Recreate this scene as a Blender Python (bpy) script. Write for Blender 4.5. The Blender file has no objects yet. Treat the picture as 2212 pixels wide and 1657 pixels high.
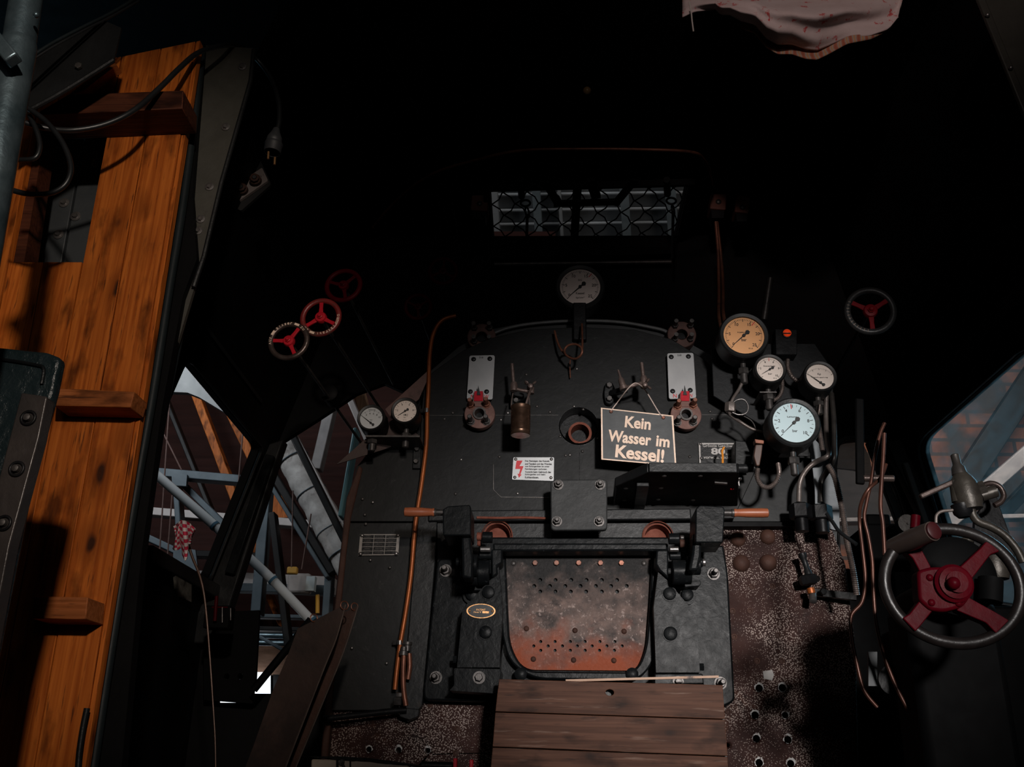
import bpy, bmesh, math, random
from math import sin, cos, pi, radians
from mathutils import Vector, Matrix, geometry
random.seed(7)
sc = bpy.context.scene
COL = sc.collection
V = Vector
Z0 = 0.15                                   # camera height above the cab floor
# ---------------------------------------------------------------- camera
F = 2110.6
_p, _y, _r = radians(22.118), radians(2.8295), radians(1.2529)
FW = V((-sin(_y)*cos(_p), cos(_y)*cos(_p), sin(_p)))
_rt = V((cos(_y), sin(_y), 0)); _up = _rt.cross(FW)
RT = _rt*cos(_r) + _up*sin(_r); UP = -_rt*sin(_r) + _up*cos(_r)
EYE = V((0, 0, Z0))
cd = bpy.data.cameras.new('camera'); cam = bpy.data.objects.new('camera', cd); COL.objects.link(cam)
cam.matrix_world = Matrix(((RT.x, UP.x, -FW.x, EYE.x), (RT.y, UP.y, -FW.y, EYE.y), (RT.z, UP.z, -FW.z, EYE.z), (0, 0, 0, 1)))
cd.sensor_width = 36; cd.lens = F/2212*36; cd.clip_start = .05; cd.clip_end = 100
sc.camera = cam
def ray(px, py): return FW + RT*((px-1106)/F) - UP*((py-828.5)/F)
def P(px, py, Y): d = ray(px, py); return EYE + d*(Y/d.y)
def PZ(px, py, Z): d = ray(px, py); return EYE + d*((Z-Z0)/d.z)
def PP(px, py, pt, n): d = ray(px, py); return EYE + d*((V(pt)-EYE).dot(V(n))/d.dot(V(n)))
def S(px, py, Y): return (P(px, py, Y)-EYE).dot(FW)/F     # metres per photo pixel there
# ---------------------------------------------------------------- tagging
WL = {}
def tag(o, label=None, cat=None, group=None, kind=None):
    if label: o['label'] = label
    if cat: o['category'] = cat
    if group: o['group'] = group
    if kind: o['kind'] = kind
    return o
def thing(name, label, cat, loc=(0, 0, 0), group=None):
    o = bpy.data.objects.new(name, None); COL.objects.link(o); o.location = V(loc); o.empty_display_size = .05
    WL[o.name] = V(loc)
    return tag(o, label, cat, group)
# ---------------------------------------------------------------- mesh builder
def fillet(pts, r, n=5):
    out = []; N = len(pts)
    for i in range(N):
        a, b, c = V(pts[i-1]), V(pts[i]), V(pts[(i+1) % N])
        if isinstance(r, dict): rr = r.get(i, 0)
        else: rr = r
        d1 = (a-b); d2 = (c-b)
        t = min(rr, d1.length*.48, d2.length*.48)
        if t <= 0: out.append(tuple(b)); continue
        p0 = b+d1.normalized()*t; p2 = b+d2.normalized()*t
        for k in range(n+1):
            u = k/n; q = p0*(1-u)**2 + b*2*u*(1-u) + p2*u*u
            out.append(tuple(q))
    return out
def frame(ax):
    ax = V(ax).normalized()
    h = V((0, 0, 1)) if abs(ax.z) < .9 else V((1, 0, 0))
    e1 = h.cross(ax).normalized(); e2 = ax.cross(e1)
    return e1, e2, ax
def circ(c, r, n=24, ax=(0, -1, 0), ph=0):
    e1, e2, _ = frame(ax)
    return [V(c)+e1*(r*cos(ph+2*pi*k/n))+e2*(r*sin(ph+2*pi*k/n)) for k in range(n)]
def smooth_path(pts, sub=6):
    pts = [V(p) for p in pts]
    if len(pts) < 3: return pts
    out = []
    for i in range(len(pts)-1):
        p0 = pts[max(i-1, 0)]; p1 = pts[i]; p2 = pts[i+1]; p3 = pts[min(i+2, len(pts)-1)]
        for k in range(sub):
            t = k/sub
            out.append(.5*((2*p1)+(p2-p0)*t+(2*p0-5*p1+4*p2-p3)*t*t+(3*p1-p0-3*p2+p3)*t**3))
    out.append(pts[-1]); return out
def resample(path, step):
    out = [path[0]]; acc = 0
    for a, b in zip(path, path[1:]):
        L = (b-a).length; d = step-acc
        while d <= L: out.append(a.lerp(b, d/L)); d += step
        acc = L-(d-step)
    return out
def fill(loops):
    """triangles of a plane polygon with holes (indices into the flattened loops)"""
    flat = [q for l in loops for q in l]
    nrm = geometry.normal(loops[0]) if len(loops[0]) < 5 else sum(((loops[0][k]-loops[0][0]).cross(loops[0][k+1]-loops[0][0]) for k in range(1, len(loops[0])-1)), V((0, 0, 0))).normalized()
    e1, e2, _ = frame(nrm); o = flat[0]
    p2 = [V(((q-o).dot(e1), (q-o).dot(e2))) for q in flat]; ed = []; k = 0; rings = []
    for l in loops:
        m = len(l); ed += [(k+i, k+(i+1) % m) for i in range(m)]; rings.append(p2[k:k+m]); k += m
    vv, _e, ff, ov, _oe, _of = geometry.delaunay_2d_cdt(p2, ed, [], 0, 1e-7)
    def inside(c):
        s = False
        for r in rings:
            for i in range(len(r)):
                a, b = r[i-1], r[i]
                if (a.y > c.y) != (b.y > c.y) and c.x < (b.x-a.x)*(c.y-a.y)/(b.y-a.y)+a.x: s = not s
        return s
    return [[ov[i][0] for i in f] for f in ff if all(ov[i] for i in f) and inside((vv[f[0]]+vv[f[1]]+vv[f[2]])/3)]
class MB:
    def __init__(self): self.v = []; self.f = []
    def add(self, vs, fs):
        o = len(self.v); self.v += [V(q) for q in vs]; self.f += [[i+o for i in f] for f in fs]; return self
    def prism(self, loop, vec, holes=()):
        vec = V(vec); loop = [V(q) for q in loop]; holes = [[V(q) for q in h] for h in holes]
        loops = [loop]+holes; flat = [q for l in loops for q in l]; n = len(flat)
        vs = flat+[q+vec for q in flat]
        if holes:
            tris = fill(loops)
            fs = [list(t) for t in tris]+[[i+n for i in reversed(t)] for t in tris]
        else:
            fs = [list(range(n)), list(range(2*n-1, n-1, -1))]
        o = 0
        for l in loops:
            m = len(l)
            for k in range(m):
                a, b = o+k, o+(k+1) % m
                fs.append([a, b, b+n, a+n])
            o += m
        return self.add(vs, fs)
    def px(self, pix, Y, depth, holes=()):
        return self.prism([P(x, y, Y) for x, y in pix], (0, depth, 0), holes)
    def box(self, c, s, rot=None):
        c = V(c); R = rot or Matrix.Identity(3)
        vs = [c+R @ V((s[0]*i/2, s[1]*j/2, s[2]*k/2)) for i in (-1, 1) for j in (-1, 1) for k in (-1, 1)]
        return self.add(vs, [(0, 1, 3, 2), (4, 6, 7, 5), (0, 4, 5, 1), (2, 3, 7, 6), (0, 2, 6, 4), (1, 5, 7, 3)])
    def bar(self, a, b, w, t, up=(0, 0, 1)):
        a = V(a); b = V(b); ax = (b-a).normalized(); s = ax.cross(V(up))
        if s.length < 1e-4: s = ax.cross(V((1, 0, 0)))
        s.normalize(); u = s.cross(ax)
        vs = [q+s*(w/2*i)+u*(t/2*j) for q in (a, b) for i, j in ((-1, -1), (1, -1), (1, 1), (-1, 1))]
        return self.add(vs, [(3, 2, 1, 0), (4, 5, 6, 7), (0, 1, 5, 4), (1, 2, 6, 5), (2, 3, 7, 6), (3, 0, 4, 7)])
    def lathe(self, prof, c, ax, n=24, cap=True, ph=0):
        e1, e2, ax = frame(ax); c = V(c); vs = []; fs = []
        for r, h in prof:
            for k in range(n):
                a = ph+2*pi*k/n
                vs.append(c+ax*h+e1*(r*cos(a))+e2*(r*sin(a)))
        for i in range(len(prof)-1):
            for k in range(n):
                fs.append((i*n+k, i*n+(k+1) % n, (i+1)*n+(k+1) % n, (i+1)*n+k))
        if cap:
            fs.append(list(range(n-1, -1, -1))); m = (len(prof)-1)*n; fs.append([m+k for k in range(n)])
        return self.add(vs, fs)
    def cyl(self, a, b, r, r2=None, n=16):
        a = V(a); b = V(b)
        return self.lathe([(r, 0), (r if r2 is None else r2, (b-a).length)], a, b-a, n)
    def hexn(self, c, ax, r, h): return self.lathe([(r*.9, 0), (r, h*.12), (r, h*.88), (r*.86, h)], c, ax, 6, ph=random.random())
    def ball(self, c, r, sq=1, ax=(0, 0, 1), n=14):
        return self.lathe([(max(r*sin(pi*k/8), 1e-5), -r*cos(pi*k/8)*sq) for k in range(9)], c, ax, n)
    def dome(self, c, r, h, ax, n=14):
        return self.lathe([(r, 0)]+[(max(r*cos(pi/2*k/4), 1e-5), h*sin(pi/2*k/4)) for k in range(1, 5)], c, ax, n)
    def torus(self, c, ax, R, r, n=48, m=12, sq=1, a0=0, a1=2*pi):
        e1, e2, ax = frame(ax); c = V(c); vs = []; fs = []; full = a1-a0 > 6.28
        N = n if full else n+1
        for k in range(N):
            a = a0+(a1-a0)*k/n; d = e1*cos(a)+e2*sin(a)
            for j in range(m):
                b = 2*pi*j/m; vs.append(c+d*(R+r*cos(b))+ax*(r*sq*sin(b)))
        for k in range(n):
            k2 = (k+1) % N
            for j in range(m): fs.append((k*m+j, k2*m+j, k2*m+(j+1) % m, k*m+(j+1) % m))
        return self.add(vs, fs)
    def tube(self, pts, r, n=10, sub=6, ridge=0, rj=.12):
        path = smooth_path(pts, sub) if sub else [V(q) for q in pts]
        if ridge:
            path = resample(path, ridge/2)
        rs = [r*(1+(rj if i % 2 else -rj)) if ridge else (r(i/(len(path)-1)) if callable(r) else r) for i in range(len(path))]
        vs = []; fs = []; e = None
        for i, q in enumerate(path):
            t = (path[min(i+1, len(path)-1)]-path[max(i-1, 0)]).normalized()
            if e is None: e, _, _ = frame(t)
            e = (e-t*e.dot(t)).normalized(); g = t.cross(e)
            for k in range(n):
                a = 2*pi*k/n; vs.append(q+e*(rs[i]*cos(a))+g*(rs[i]*sin(a)))
        for i in range(len(path)-1):
            for k in range(n): fs.append((i*n+k, i*n+(k+1) % n, (i+1)*n+(k+1) % n, (i+1)*n+k))
        m = (len(path)-1)*n
        fs += [list(range(n-1, -1, -1)), [m+k for k in range(n)]]
        return self.add(vs, fs)
    def tpx(self, pts, rpx, n=10, **k):
        s = S(*pts[len(pts)//2]); return self.tube([P(*q) for q in pts], rpx*s, n, **k)
    def grid(self, fn, nu, nv):
        vs = [fn(i/nu, j/nv) for j in range(nv+1) for i in range(nu+1)]
        return self.add(vs, [(j*(nu+1)+i, j*(nu+1)+i+1, (j+1)*(nu+1)+i+1, (j+1)*(nu+1)+i) for j in range(nv) for i in range(nu)])
    def text(self, s, c, ex, ez, w, h, off=0.0, d=.0006):
        """letters fitted to a w x h box centred at c, raised by d"""
        cu = bpy.data.curves.new('t', 'FONT'); cu.body = s; cu.offset = off; cu.align_x = 'CENTER'; cu.resolution_u = 3
        ob = bpy.data.objects.new('t', cu); COL.objects.link(ob)
        dg = bpy.context.evaluated_depsgraph_get(); me = bpy.data.meshes.new_from_object(ob.evaluated_get(dg))
        co = [V(v.co) for v in me.vertices]; fs = [list(q.vertices) for q in me.polygons]
        bpy.data.objects.remove(ob); bpy.data.curves.remove(cu); bpy.data.meshes.remove(me)
        if not co: return self
        x0 = min(q.x for q in co); x1 = max(q.x for q in co); y0 = min(q.y for q in co); y1 = max(q.y for q in co)
        ex = V(ex).normalized(); ez = V(ez).normalized(); nn = ex.cross(ez)
        sy = h/max(y1-y0, 1e-6); sx = w/max(x1-x0, 1e-6) if w else sy
        self.add([V(c)+ex*((q.x-(x0+x1)/2)*sx)+ez*((q.y-(y0+y1)/2)*sy)+nn*d for q in co], fs); return self
    def build(self, name, mat, parent=None, bev=0, seg=2, ang=40, solid=0, sub=0, flat=False):
        me = bpy.data.meshes.new(name)
        w = WL.get(parent.name, V((0, 0, 0))) if parent else V((0, 0, 0))
        me.from_pydata([q-w for q in self.v], [], self.f)
        bm = bmesh.new(); bm.from_mesh(me); bmesh.ops.recalc_face_normals(bm, faces=bm.faces); bm.to_mesh(me); bm.free()
        if not flat:
            me.polygons.foreach_set('use_smooth', [True]*len(me.polygons)); me.set_sharp_from_angle(angle=radians(ang))
        me.materials.append(mat)
        o = bpy.data.objects.new(name, me); COL.objects.link(o)
        if parent: o.parent = parent
        WL[o.name] = w
        if bev:
            m = o.modifiers.new('bevel', 'BEVEL'); m.width = bev; m.segments = seg; m.limit_method = 'ANGLE'; m.angle_limit = radians(40); m.harden_normals = False
        if solid:
            m = o.modifiers.new('thick', 'SOLIDIFY'); m.thickness = solid
        if sub:
            m = o.modifiers.new('sub', 'SUBSURF'); m.levels = m.render_levels = sub
        return o
# ---------------------------------------------------------------- materials
def pm(name, c1, c2=None, scale=8, rough=.5, metal=0, bump=0, bscale=60, spot=None, stretch=(1, 1, 1), island=0, spec=.5, coat=0, rvar=.12, spots2=None, dist=1.0):
    m = bpy.data.materials.new(name); m.use_nodes = True; nt = m.node_tree; N = nt.nodes; L = nt.links
    b = N['Principled BSDF']; b.inputs['Metallic'].default_value = metal; b.inputs['Roughness'].default_value = rough
    b.inputs['Specular IOR Level'].default_value = spec; b.inputs['Coat Weight'].default_value = coat; b.inputs['Coat Roughness'].default_value = .15
    c2 = c2 or c1
    tc = N.new('ShaderNodeTexCoord'); mp = N.new('ShaderNodeMapping'); mp.inputs['Scale'].default_value = stretch
    L.new(tc.outputs['Object'], mp.inputs['Vector'])
    def noise(sc_, det=6, r=.6):
        n = N.new('ShaderNodeTexNoise'); n.inputs['Scale'].default_value = sc_; n.inputs['Detail'].default_value = det; n.inputs['Roughness'].default_value = r
        n.inputs['Distortion'].default_value = .3
        L.new(mp.outputs['Vector'], n.inputs['Vector']); return n.outputs['Fac']
    def ramp(fac, lo, hi, a=(0, 0, 0, 1), z=(1, 1, 1, 1)):
        r = N.new('ShaderNodeValToRGB'); e = r.color_ramp.elements
        e[0].position = lo; e[1].position = hi; e[0].color = (*a[:3], 1); e[1].color = (*z[:3], 1)
        L.new(fac, r.inputs['Fac']); return r.outputs['Color']
    def mix(fac, a, z):
        x = N.new('ShaderNodeMix'); x.data_type = 'RGBA'
        L.new(fac, x.inputs['Factor'])
        for q, s in ((a, x.inputs['A']), (z, x.inputs['B'])):
            if isinstance(q, tuple): s.default_value = (*q[:3], 1)
            else: L.new(q, s)
        return x.outputs['Result']
    n1 = noise(scale)
    col = ramp(n1, .32, .68, c1, c2)
    for sp in (spot, spots2):
        if sp:
            c, s_, lo, hi = sp
            col = mix(ramp(noise(s_, 8, .7), lo, hi), col, c)
    if island:
        g = N.new('ShaderNodeNewGeometry'); h = N.new('ShaderNodeHueSaturation')
        mr = N.new('ShaderNodeMapRange'); mr.inputs['To Min'].default_value = 1-island; mr.inputs['To Max'].default_value = 1+island*.6
        L.new(g.outputs['Random Per Island'], mr.inputs['Value']); L.new(mr.outputs['Result'], h.inputs['Value']); L.new(col, h.inputs['Color']); col = h.outputs['Color']
    L.new(col, b.inputs['Base Color'])
    mr = N.new('ShaderNodeMapRange'); mr.inputs['To Min'].default_value = max(.03, rough-rvar); mr.inputs['To Max'].default_value = min(1, rough+rvar)
    L.new(noise(scale*3), mr.inputs['Value']); L.new(mr.outputs['Result'], b.inputs['Roughness'])
    if bump:
        bp = N.new('ShaderNodeBump'); bp.inputs['Strength'].default_value = bump; bp.inputs['Distance'].default_value = .004*dist
        L.new(noise(bscale, 5), bp.inputs['Height']); L.new(bp.outputs['Normal'], b.inputs['Normal'])
    return m
def wood(name, light, dark, knot, vert=True, grey=None, rough=.55):
    m = bpy.data.materials.new(name); m.use_nodes = True; nt = m.node_tree; N = nt.nodes; L = nt.links
    b = N['Principled BSDF']; b.inputs['Roughness'].default_value = rough; b.inputs['Specular IOR Level'].default_value = .15
    tc = N.new('ShaderNodeTexCoord'); g = N.new('ShaderNodeNewGeometry')
    cb = N.new('ShaderNodeVectorMath'); cb.operation = 'MULTIPLY_ADD'; cb.inputs[1].default_value = (1, 1, 1)
    rv = N.new('ShaderNodeCombineXYZ'); mu = N.new('ShaderNodeMath'); mu.operation = 'MULTIPLY'; mu.inputs[1].default_value = 13.7
    L.new(g.outputs['Random Per Island'], mu.inputs[0]); L.new(mu.outputs[0], rv.inputs['X']); L.new(mu.outputs[0], rv.inputs['Z'])
    L.new(tc.outputs['Object'], cb.inputs[0]); L.new(rv.outputs[0], cb.inputs[2])
    def mapped(s):
        mp = N.new('ShaderNodeMapping'); mp.inputs['Scale'].default_value = s if vert else (s[2], s[1], s[0]); L.new(cb.outputs[0], mp.inputs['Vector']); return mp.outputs[0]
    def noise(vec, s, det=5, dist=0):
        n = N.new('ShaderNodeTexNoise'); n.inputs['Scale'].default_value = s; n.inputs['Detail'].default_value = det; n.inputs['Distortion'].default_value = dist; L.new(vec, n.inputs['Vector']); return n.outputs['Fac']
    def ramp(f, lo, hi, a=(0, 0, 0), z=(1, 1, 1)):
        r = N.new('ShaderNodeValToRGB'); e = r.color_ramp.elements; e[0].position = lo; e[1].position = hi; e[0].color = (*a, 1); e[1].color = (*z, 1); L.new(f, r.inputs['Fac']); return r.outputs['Color']
    def mix(f, a, z):
        x = N.new('ShaderNodeMix'); x.data_type = 'RGBA'; L.new(f, x.inputs['Factor'])
        for q, s in ((a, x.inputs['A']), (z, x.inputs['B'])):
            if isinstance(q, tuple): s.default_value = (*q, 1)
            else: L.new(q, s)
        return x.outputs['Result']
    grain = noise(mapped((34, 34, 1.1)), 3, 7, .8)
    col = ramp(grain, .36, .64, dark, light)
    vo = N.new('ShaderNodeTexVoronoi'); vo.inputs['Scale'].default_value = 1; vo.inputs['Randomness'].default_value = 1
    wv = N.new('ShaderNodeVectorMath'); wv.operation = 'ADD'
    nz = N.new('ShaderNodeTexNoise'); nz.inputs['Scale'].default_value = 9; L.new(cb.outputs[0], nz.inputs['Vector'])
    mv = mapped((11, 3, 5.5)); L.new(mv, wv.inputs[0])
    sc_ = N.new('ShaderNodeVectorMath'); sc_.operation = 'SCALE'; sc_.inputs['Scale'].default_value = .35; L.new(nz.outputs['Color'], sc_.inputs[0]); L.new(sc_.outputs[0], wv.inputs[1])
    L.new(wv.outputs[0], vo.inputs['Vector'])
    col = mix(ramp(vo.outputs['Distance'], .10, .42, (.75, .75, .75), (0, 0, 0)), col, tuple(c*.55 for c in dark))
    col = mix(ramp(vo.outputs['Distance'], .08, .15, (.95, .95, .95), (0, 0, 0)), col, knot)
    sm = noise(mapped((9, 9, 3.5)), 2, 8)
    col = mix(ramp(sm, .54, .68, (0, 0, 0), (.85, .85, .85)), col, tuple(c*.22 for c in dark))
    col = mix(ramp(noise(mapped((60, 60, 5)), 2.5, 6), .60, .70, (0, 0, 0), (.7, .7, .7)), col, knot)
    if grey:
        col = mix(ramp(noise(mapped((30, 30, 3)), 2.2, 8), .6, .75), col, grey)
    h = N.new('ShaderNodeHueSaturation'); mr = N.new('ShaderNodeMapRange'); mr.inputs['To Min'].default_value = .72; mr.inputs['To Max'].default_value = 1.12
    L.new(g.outputs['Random Per Island'], mr.inputs['Value']); L.new(mr.outputs[0], h.inputs['Value']); L.new(col, h.inputs['Color']); L.new(h.outputs[0], b.inputs['Base Color'])
    bp = N.new('ShaderNodeBump'); bp.inputs['Strength'].default_value = .35; bp.inputs['Distance'].default_value = .002; L.new(grain, bp.inputs['Height']); L.new(bp.outputs[0], b.inputs['Normal'])
    return m
BLK = pm('black_paint', (.007, .0075, .008), (.014, .0146, .0152), 7, .42, 0, .3, 45, spot=((.05, .05, .052), 14, .62, .78), spots2=((.035, .018, .012), 6, .66, .8), spec=.22)
PLT = pm('black_cladding', (.0033, .0036, .0038), (.0072, .0076, .0079), 6, .5, 0, .2, 30, spot=((.032, .032, .032), 40, .62, .72), spots2=((.04, .032, .028), 5, .66, .85), spec=.22)
CAST = pm('black_cast_iron', (.0036, .0043, .0049), (.0082, .0092, .0099), 12, .36, .0, .35, 42, spot=((.03, .033, .035), 70, .60, .70), dist=.9, spec=.08)
TAR = pm('tarry_black', (.004, .004, .0045), (.009, .009, .010), 6, .4, 0, .3, 40, spec=.22)
DARK = pm('shade_dark_sheet', (.0016, .0016, .0018), (.0036, .0036, .004), 5, .6, 0, .15, 30, spec=.1)  # near-black base puts interior shade into walls, roof and undersides
RUST = pm('red_rust', (.12, .03, .018), (.22, .075, .05), 22, .75, 0, .5, 90, spot=((.05, .02, .015), 10, .55, .7), spec=.2)
RUSTB = pm('brown_rust', (.035, .016, .012), (.075, .035, .025), 9, .65, 0, .4, 70, spot=((.14, .045, .02), 12, .62, .76), spec=.2)
FLANGE = pm('pink_rust_flange', (.14, .065, .052), (.22, .12, .10), 26, .7, .2, .4, 120)
STEEL = pm('worn_steel', (.16, .15, .145), (.32, .30, .29), 30, .38, .85, .1, 80)
DSTEEL = pm('dull_bolt_steel', (.05, .046, .044), (.11, .10, .095), 40, .45, .6, .15, 90)
VOID = pm('shade_black', (.0016, .0016, .0018), (.0026, .0026, .0028), 6, .7, spec=.08)  # near-black base puts deep shade into parts the lamps would show
COPPER = pm('copper_tube', (.24, .060, .014), (.38, .105, .025), 14, .45, .45, .1, 60, spot=((.12, .035, .015), 12, .58, .72))
COPD = pm('dirty_copper', (.14, .05, .03), (.26, .10, .06), 14, .45, .5, .2, 60, spot=((.05, .03, .025), 10, .5, .7))
BRASS = pm('brass', (.45, .22, .09), (.65, .36, .16), 30, .35, .8, .1)
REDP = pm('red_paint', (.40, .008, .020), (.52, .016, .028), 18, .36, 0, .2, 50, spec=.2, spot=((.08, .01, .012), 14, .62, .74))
REDD = pm('dimmed_red_paint', (.036, .0006, .003), (.06, .0012, .004), 18, .42, 0, .2, 50, spec=.05)  # red paint darkened in place of dim light on wheels and rods
GREYW = pm('dimmed_enamel', (.38, .38, .385), (.46, .46, .46), 8, .4, 0, 0, spot=((.24, .12, .09), 16, .70, .78), spots2=((.26, .25, .24), 30, .66, .76), spec=.3)  # white enamel greyed to stand in for weaker light higher up
WHITE = pm('white_enamel', (.62, .63, .64), (.72, .73, .73), 8, .35, 0, 0, spot=((.30, .14, .10), 16, .70, .78), spots2=((.40, .38, .36), 30, .68, .76))
CREAM = pm('cream_lettering', (.80, .56, .42), (.92, .72, .58), 40, .6, 0, .1, 80, spot=((.25, .16, .12), 70, .66, .74))
SIGNB = pm('sign_board', (.040, .044, .047), (.062, .066, .068), 14, .55, 0, .1, 60, spot=((.14, .14, .13), 40, .68, .78))
RIMW = pm('wheel_rim_iron', (.05, .034, .030), (.12, .09, .08), 18, .34, .6, .2, 60)
WOODH = pm('wood_handle', (.26, .07, .030), (.38, .115, .05), 30, .4, 0, .1, 40, stretch=(.2, 1, 1))
GALV = pm('galvanised_steel', (.07, .11, .13), (.17, .23, .26), 16, .36, .75, .25, 60, spot=((.08, .10, .12), 9, .55, .72))
CABLE = pm('black_rubber', (.008, .009, .010), (.014, .015, .016), 10, .38, 0, .05)
FLEX = pm('flex_conduit', (.20, .16, .145), (.38, .31, .28), 60, .4, .8)
TILE = pm('dial_black', (.006, .006, .006), None, 5, .5)
DIALW = pm('dial_white', (.50, .66, .70), (.55, .70, .74), 6, .5)
DIALC = pm('dial_cream', (.78, .66, .58), (.84, .72, .64), 6, .5)
DIALO = pm('dial_amber', (.92, .43, .17), (.96, .48, .21), 6, .5)
DIALP = pm('dial_pinkish', (.80, .66, .60), (.84, .70, .64), 6, .5)
DIALG = pm('dial_grey', (.50, .52, .53), (.58, .60, .61), 6, .5)
INKR = pm('red_ink', (.6, .02, .03), None, 5, .5)
PLANK = wood('orange_pine', (.58, .155, .022), (.36, .078, .009), (.035, .012, .006), True)
PLANKB = wood('dark_stained_pine', (.085, .026, .012), (.05, .015, .008), (.01, .005, .003), False)
PLANKR = wood('red_brown_pine', (.42, .13, .04), (.28, .08, .02), (.03, .01, .006), False)
BOARD = wood('weathered_board', (.130, .058, .036), (.078, .033, .020), (.02, .012, .01), False, grey=(.26, .17, .13), rough=.6)
def speckle():
    m = pm('speckled_rust', (.017, .007, .006), (.040, .016, .0125), 7, .62, .1, .5, 60, spot=((.010, .007, .007), 5, .58, .72), spots2=((.11, .04, .02), 4, .62, .8), spec=.12)
    nt = m.node_tree; N = nt.nodes; L = nt.links; b = N['Principled BSDF']
    base = b.inputs['Base Color'].links[0].from_socket
    tc = N.new('ShaderNodeTexCoord')
    vo = N.new('ShaderNodeTexVoronoi'); vo.inputs['Scale'].default_value = 215; L.new(tc.outputs['Object'], vo.inputs['Vector'])
    n = N.new('ShaderNodeTexNoise'); n.inputs['Scale'].default_value = 5.5; n.inputs['Detail'].default_value = 8; L.new(tc.outputs['Object'], n.inputs['Vector'])
    mr = N.new('ShaderNodeMapRange'); mr.inputs['From Min'].default_value = .36; mr.inputs['From Max'].default_value = .56; mr.inputs['To Min'].default_value = .06; mr.inputs['To Max'].default_value = .42; L.new(n.outputs['Fac'], mr.inputs['Value'])
    lt = N.new('ShaderNodeMath'); lt.operation = 'LESS_THAN'; L.new(vo.outputs['Distance'], lt.inputs[0]); L.new(mr.outputs[0], lt.inputs[1])
    x = N.new('ShaderNodeMix'); x.data_type = 'RGBA'; L.new(lt.outputs[0], x.inputs['Factor']); L.new(base, x.inputs['A']); x.inputs['B'].default_value = (.29, .23, .205, 1)
    L.new(x.outputs['Result'], b.inputs['Base Color']); return m
SPECK = speckle()
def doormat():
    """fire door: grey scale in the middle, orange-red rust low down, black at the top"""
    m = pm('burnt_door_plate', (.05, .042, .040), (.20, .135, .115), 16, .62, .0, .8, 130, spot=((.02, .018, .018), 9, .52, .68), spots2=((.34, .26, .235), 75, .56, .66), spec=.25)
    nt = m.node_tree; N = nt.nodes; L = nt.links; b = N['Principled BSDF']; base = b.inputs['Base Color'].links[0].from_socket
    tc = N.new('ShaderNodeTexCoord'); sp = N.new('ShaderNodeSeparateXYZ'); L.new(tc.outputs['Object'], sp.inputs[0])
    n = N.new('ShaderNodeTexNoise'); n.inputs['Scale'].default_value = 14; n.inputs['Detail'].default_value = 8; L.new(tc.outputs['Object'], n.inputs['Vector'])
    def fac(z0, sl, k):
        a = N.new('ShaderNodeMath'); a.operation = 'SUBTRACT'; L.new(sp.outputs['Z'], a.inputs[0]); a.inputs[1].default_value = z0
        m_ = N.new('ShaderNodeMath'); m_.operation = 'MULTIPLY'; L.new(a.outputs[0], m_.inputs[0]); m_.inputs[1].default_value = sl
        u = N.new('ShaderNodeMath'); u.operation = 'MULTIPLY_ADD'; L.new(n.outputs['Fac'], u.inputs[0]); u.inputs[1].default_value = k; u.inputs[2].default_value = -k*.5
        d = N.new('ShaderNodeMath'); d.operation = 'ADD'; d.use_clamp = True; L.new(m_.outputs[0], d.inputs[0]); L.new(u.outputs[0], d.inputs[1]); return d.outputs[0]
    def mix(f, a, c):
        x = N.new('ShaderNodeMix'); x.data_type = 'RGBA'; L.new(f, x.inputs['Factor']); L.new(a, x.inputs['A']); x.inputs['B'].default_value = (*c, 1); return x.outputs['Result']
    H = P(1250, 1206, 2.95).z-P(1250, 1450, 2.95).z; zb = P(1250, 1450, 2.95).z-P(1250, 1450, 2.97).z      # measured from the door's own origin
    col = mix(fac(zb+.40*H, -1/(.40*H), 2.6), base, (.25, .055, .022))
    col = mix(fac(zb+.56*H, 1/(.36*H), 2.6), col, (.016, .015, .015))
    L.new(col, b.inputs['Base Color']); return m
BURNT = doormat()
# ================================================================= setting: the cab
NY = V((0, -1, 0))
def struct(name, mb, mat, parent=None, **k): return tag(mb.build(name, mat, parent, **k), kind='structure')
# side walls lean in above the waist
ZL = lambda px, py, Y: P(px, py, Y)
LP0 = P(600, 960, 3.7); LP1 = P(470, 1270, 3.7)
LN = V((0, 1, 0)).cross(LP1-LP0).normalized()
RP0 = P(1935, 950, 3.7); RP1 = P(2020, 1190, 3.7)
RN = V((0, 1, 0)).cross(RP1-RP0).normalized()
if LN.x < 0: LN = -LN
if RN.x > 0: RN = -RN
def on_left(z, Y): t = (z-LP1.z)/(LP0.z-LP1.z); return V((LP1.x+(LP0.x-LP1.x)*t, Y, z))
def on_right(z, Y): t = (z-RP1.z)/(RP0.z-RP1.z); return V((RP1.x+(RP0.x-RP1.x)*t, Y, z))
ROOF = 2.35
ZW = .70
b = MB().box((0, 2.7, -.03), (3.6, 3.4, .06)); struct('floor', b, DARK)
hatch = [PZ(x, y, ROOF) for x, y in ((1058, 400), (1487, 388), (1455, 532), (1068, 541))]
b = MB().prism([(-1.9, 1.3, ROOF), (1.9, 1.3, ROOF), (1.9, 4.1, ROOF), (-1.9, 4.1, ROOF)], (0, 0, .05), [hatch]); struct('ceiling', b, DARK)
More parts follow.
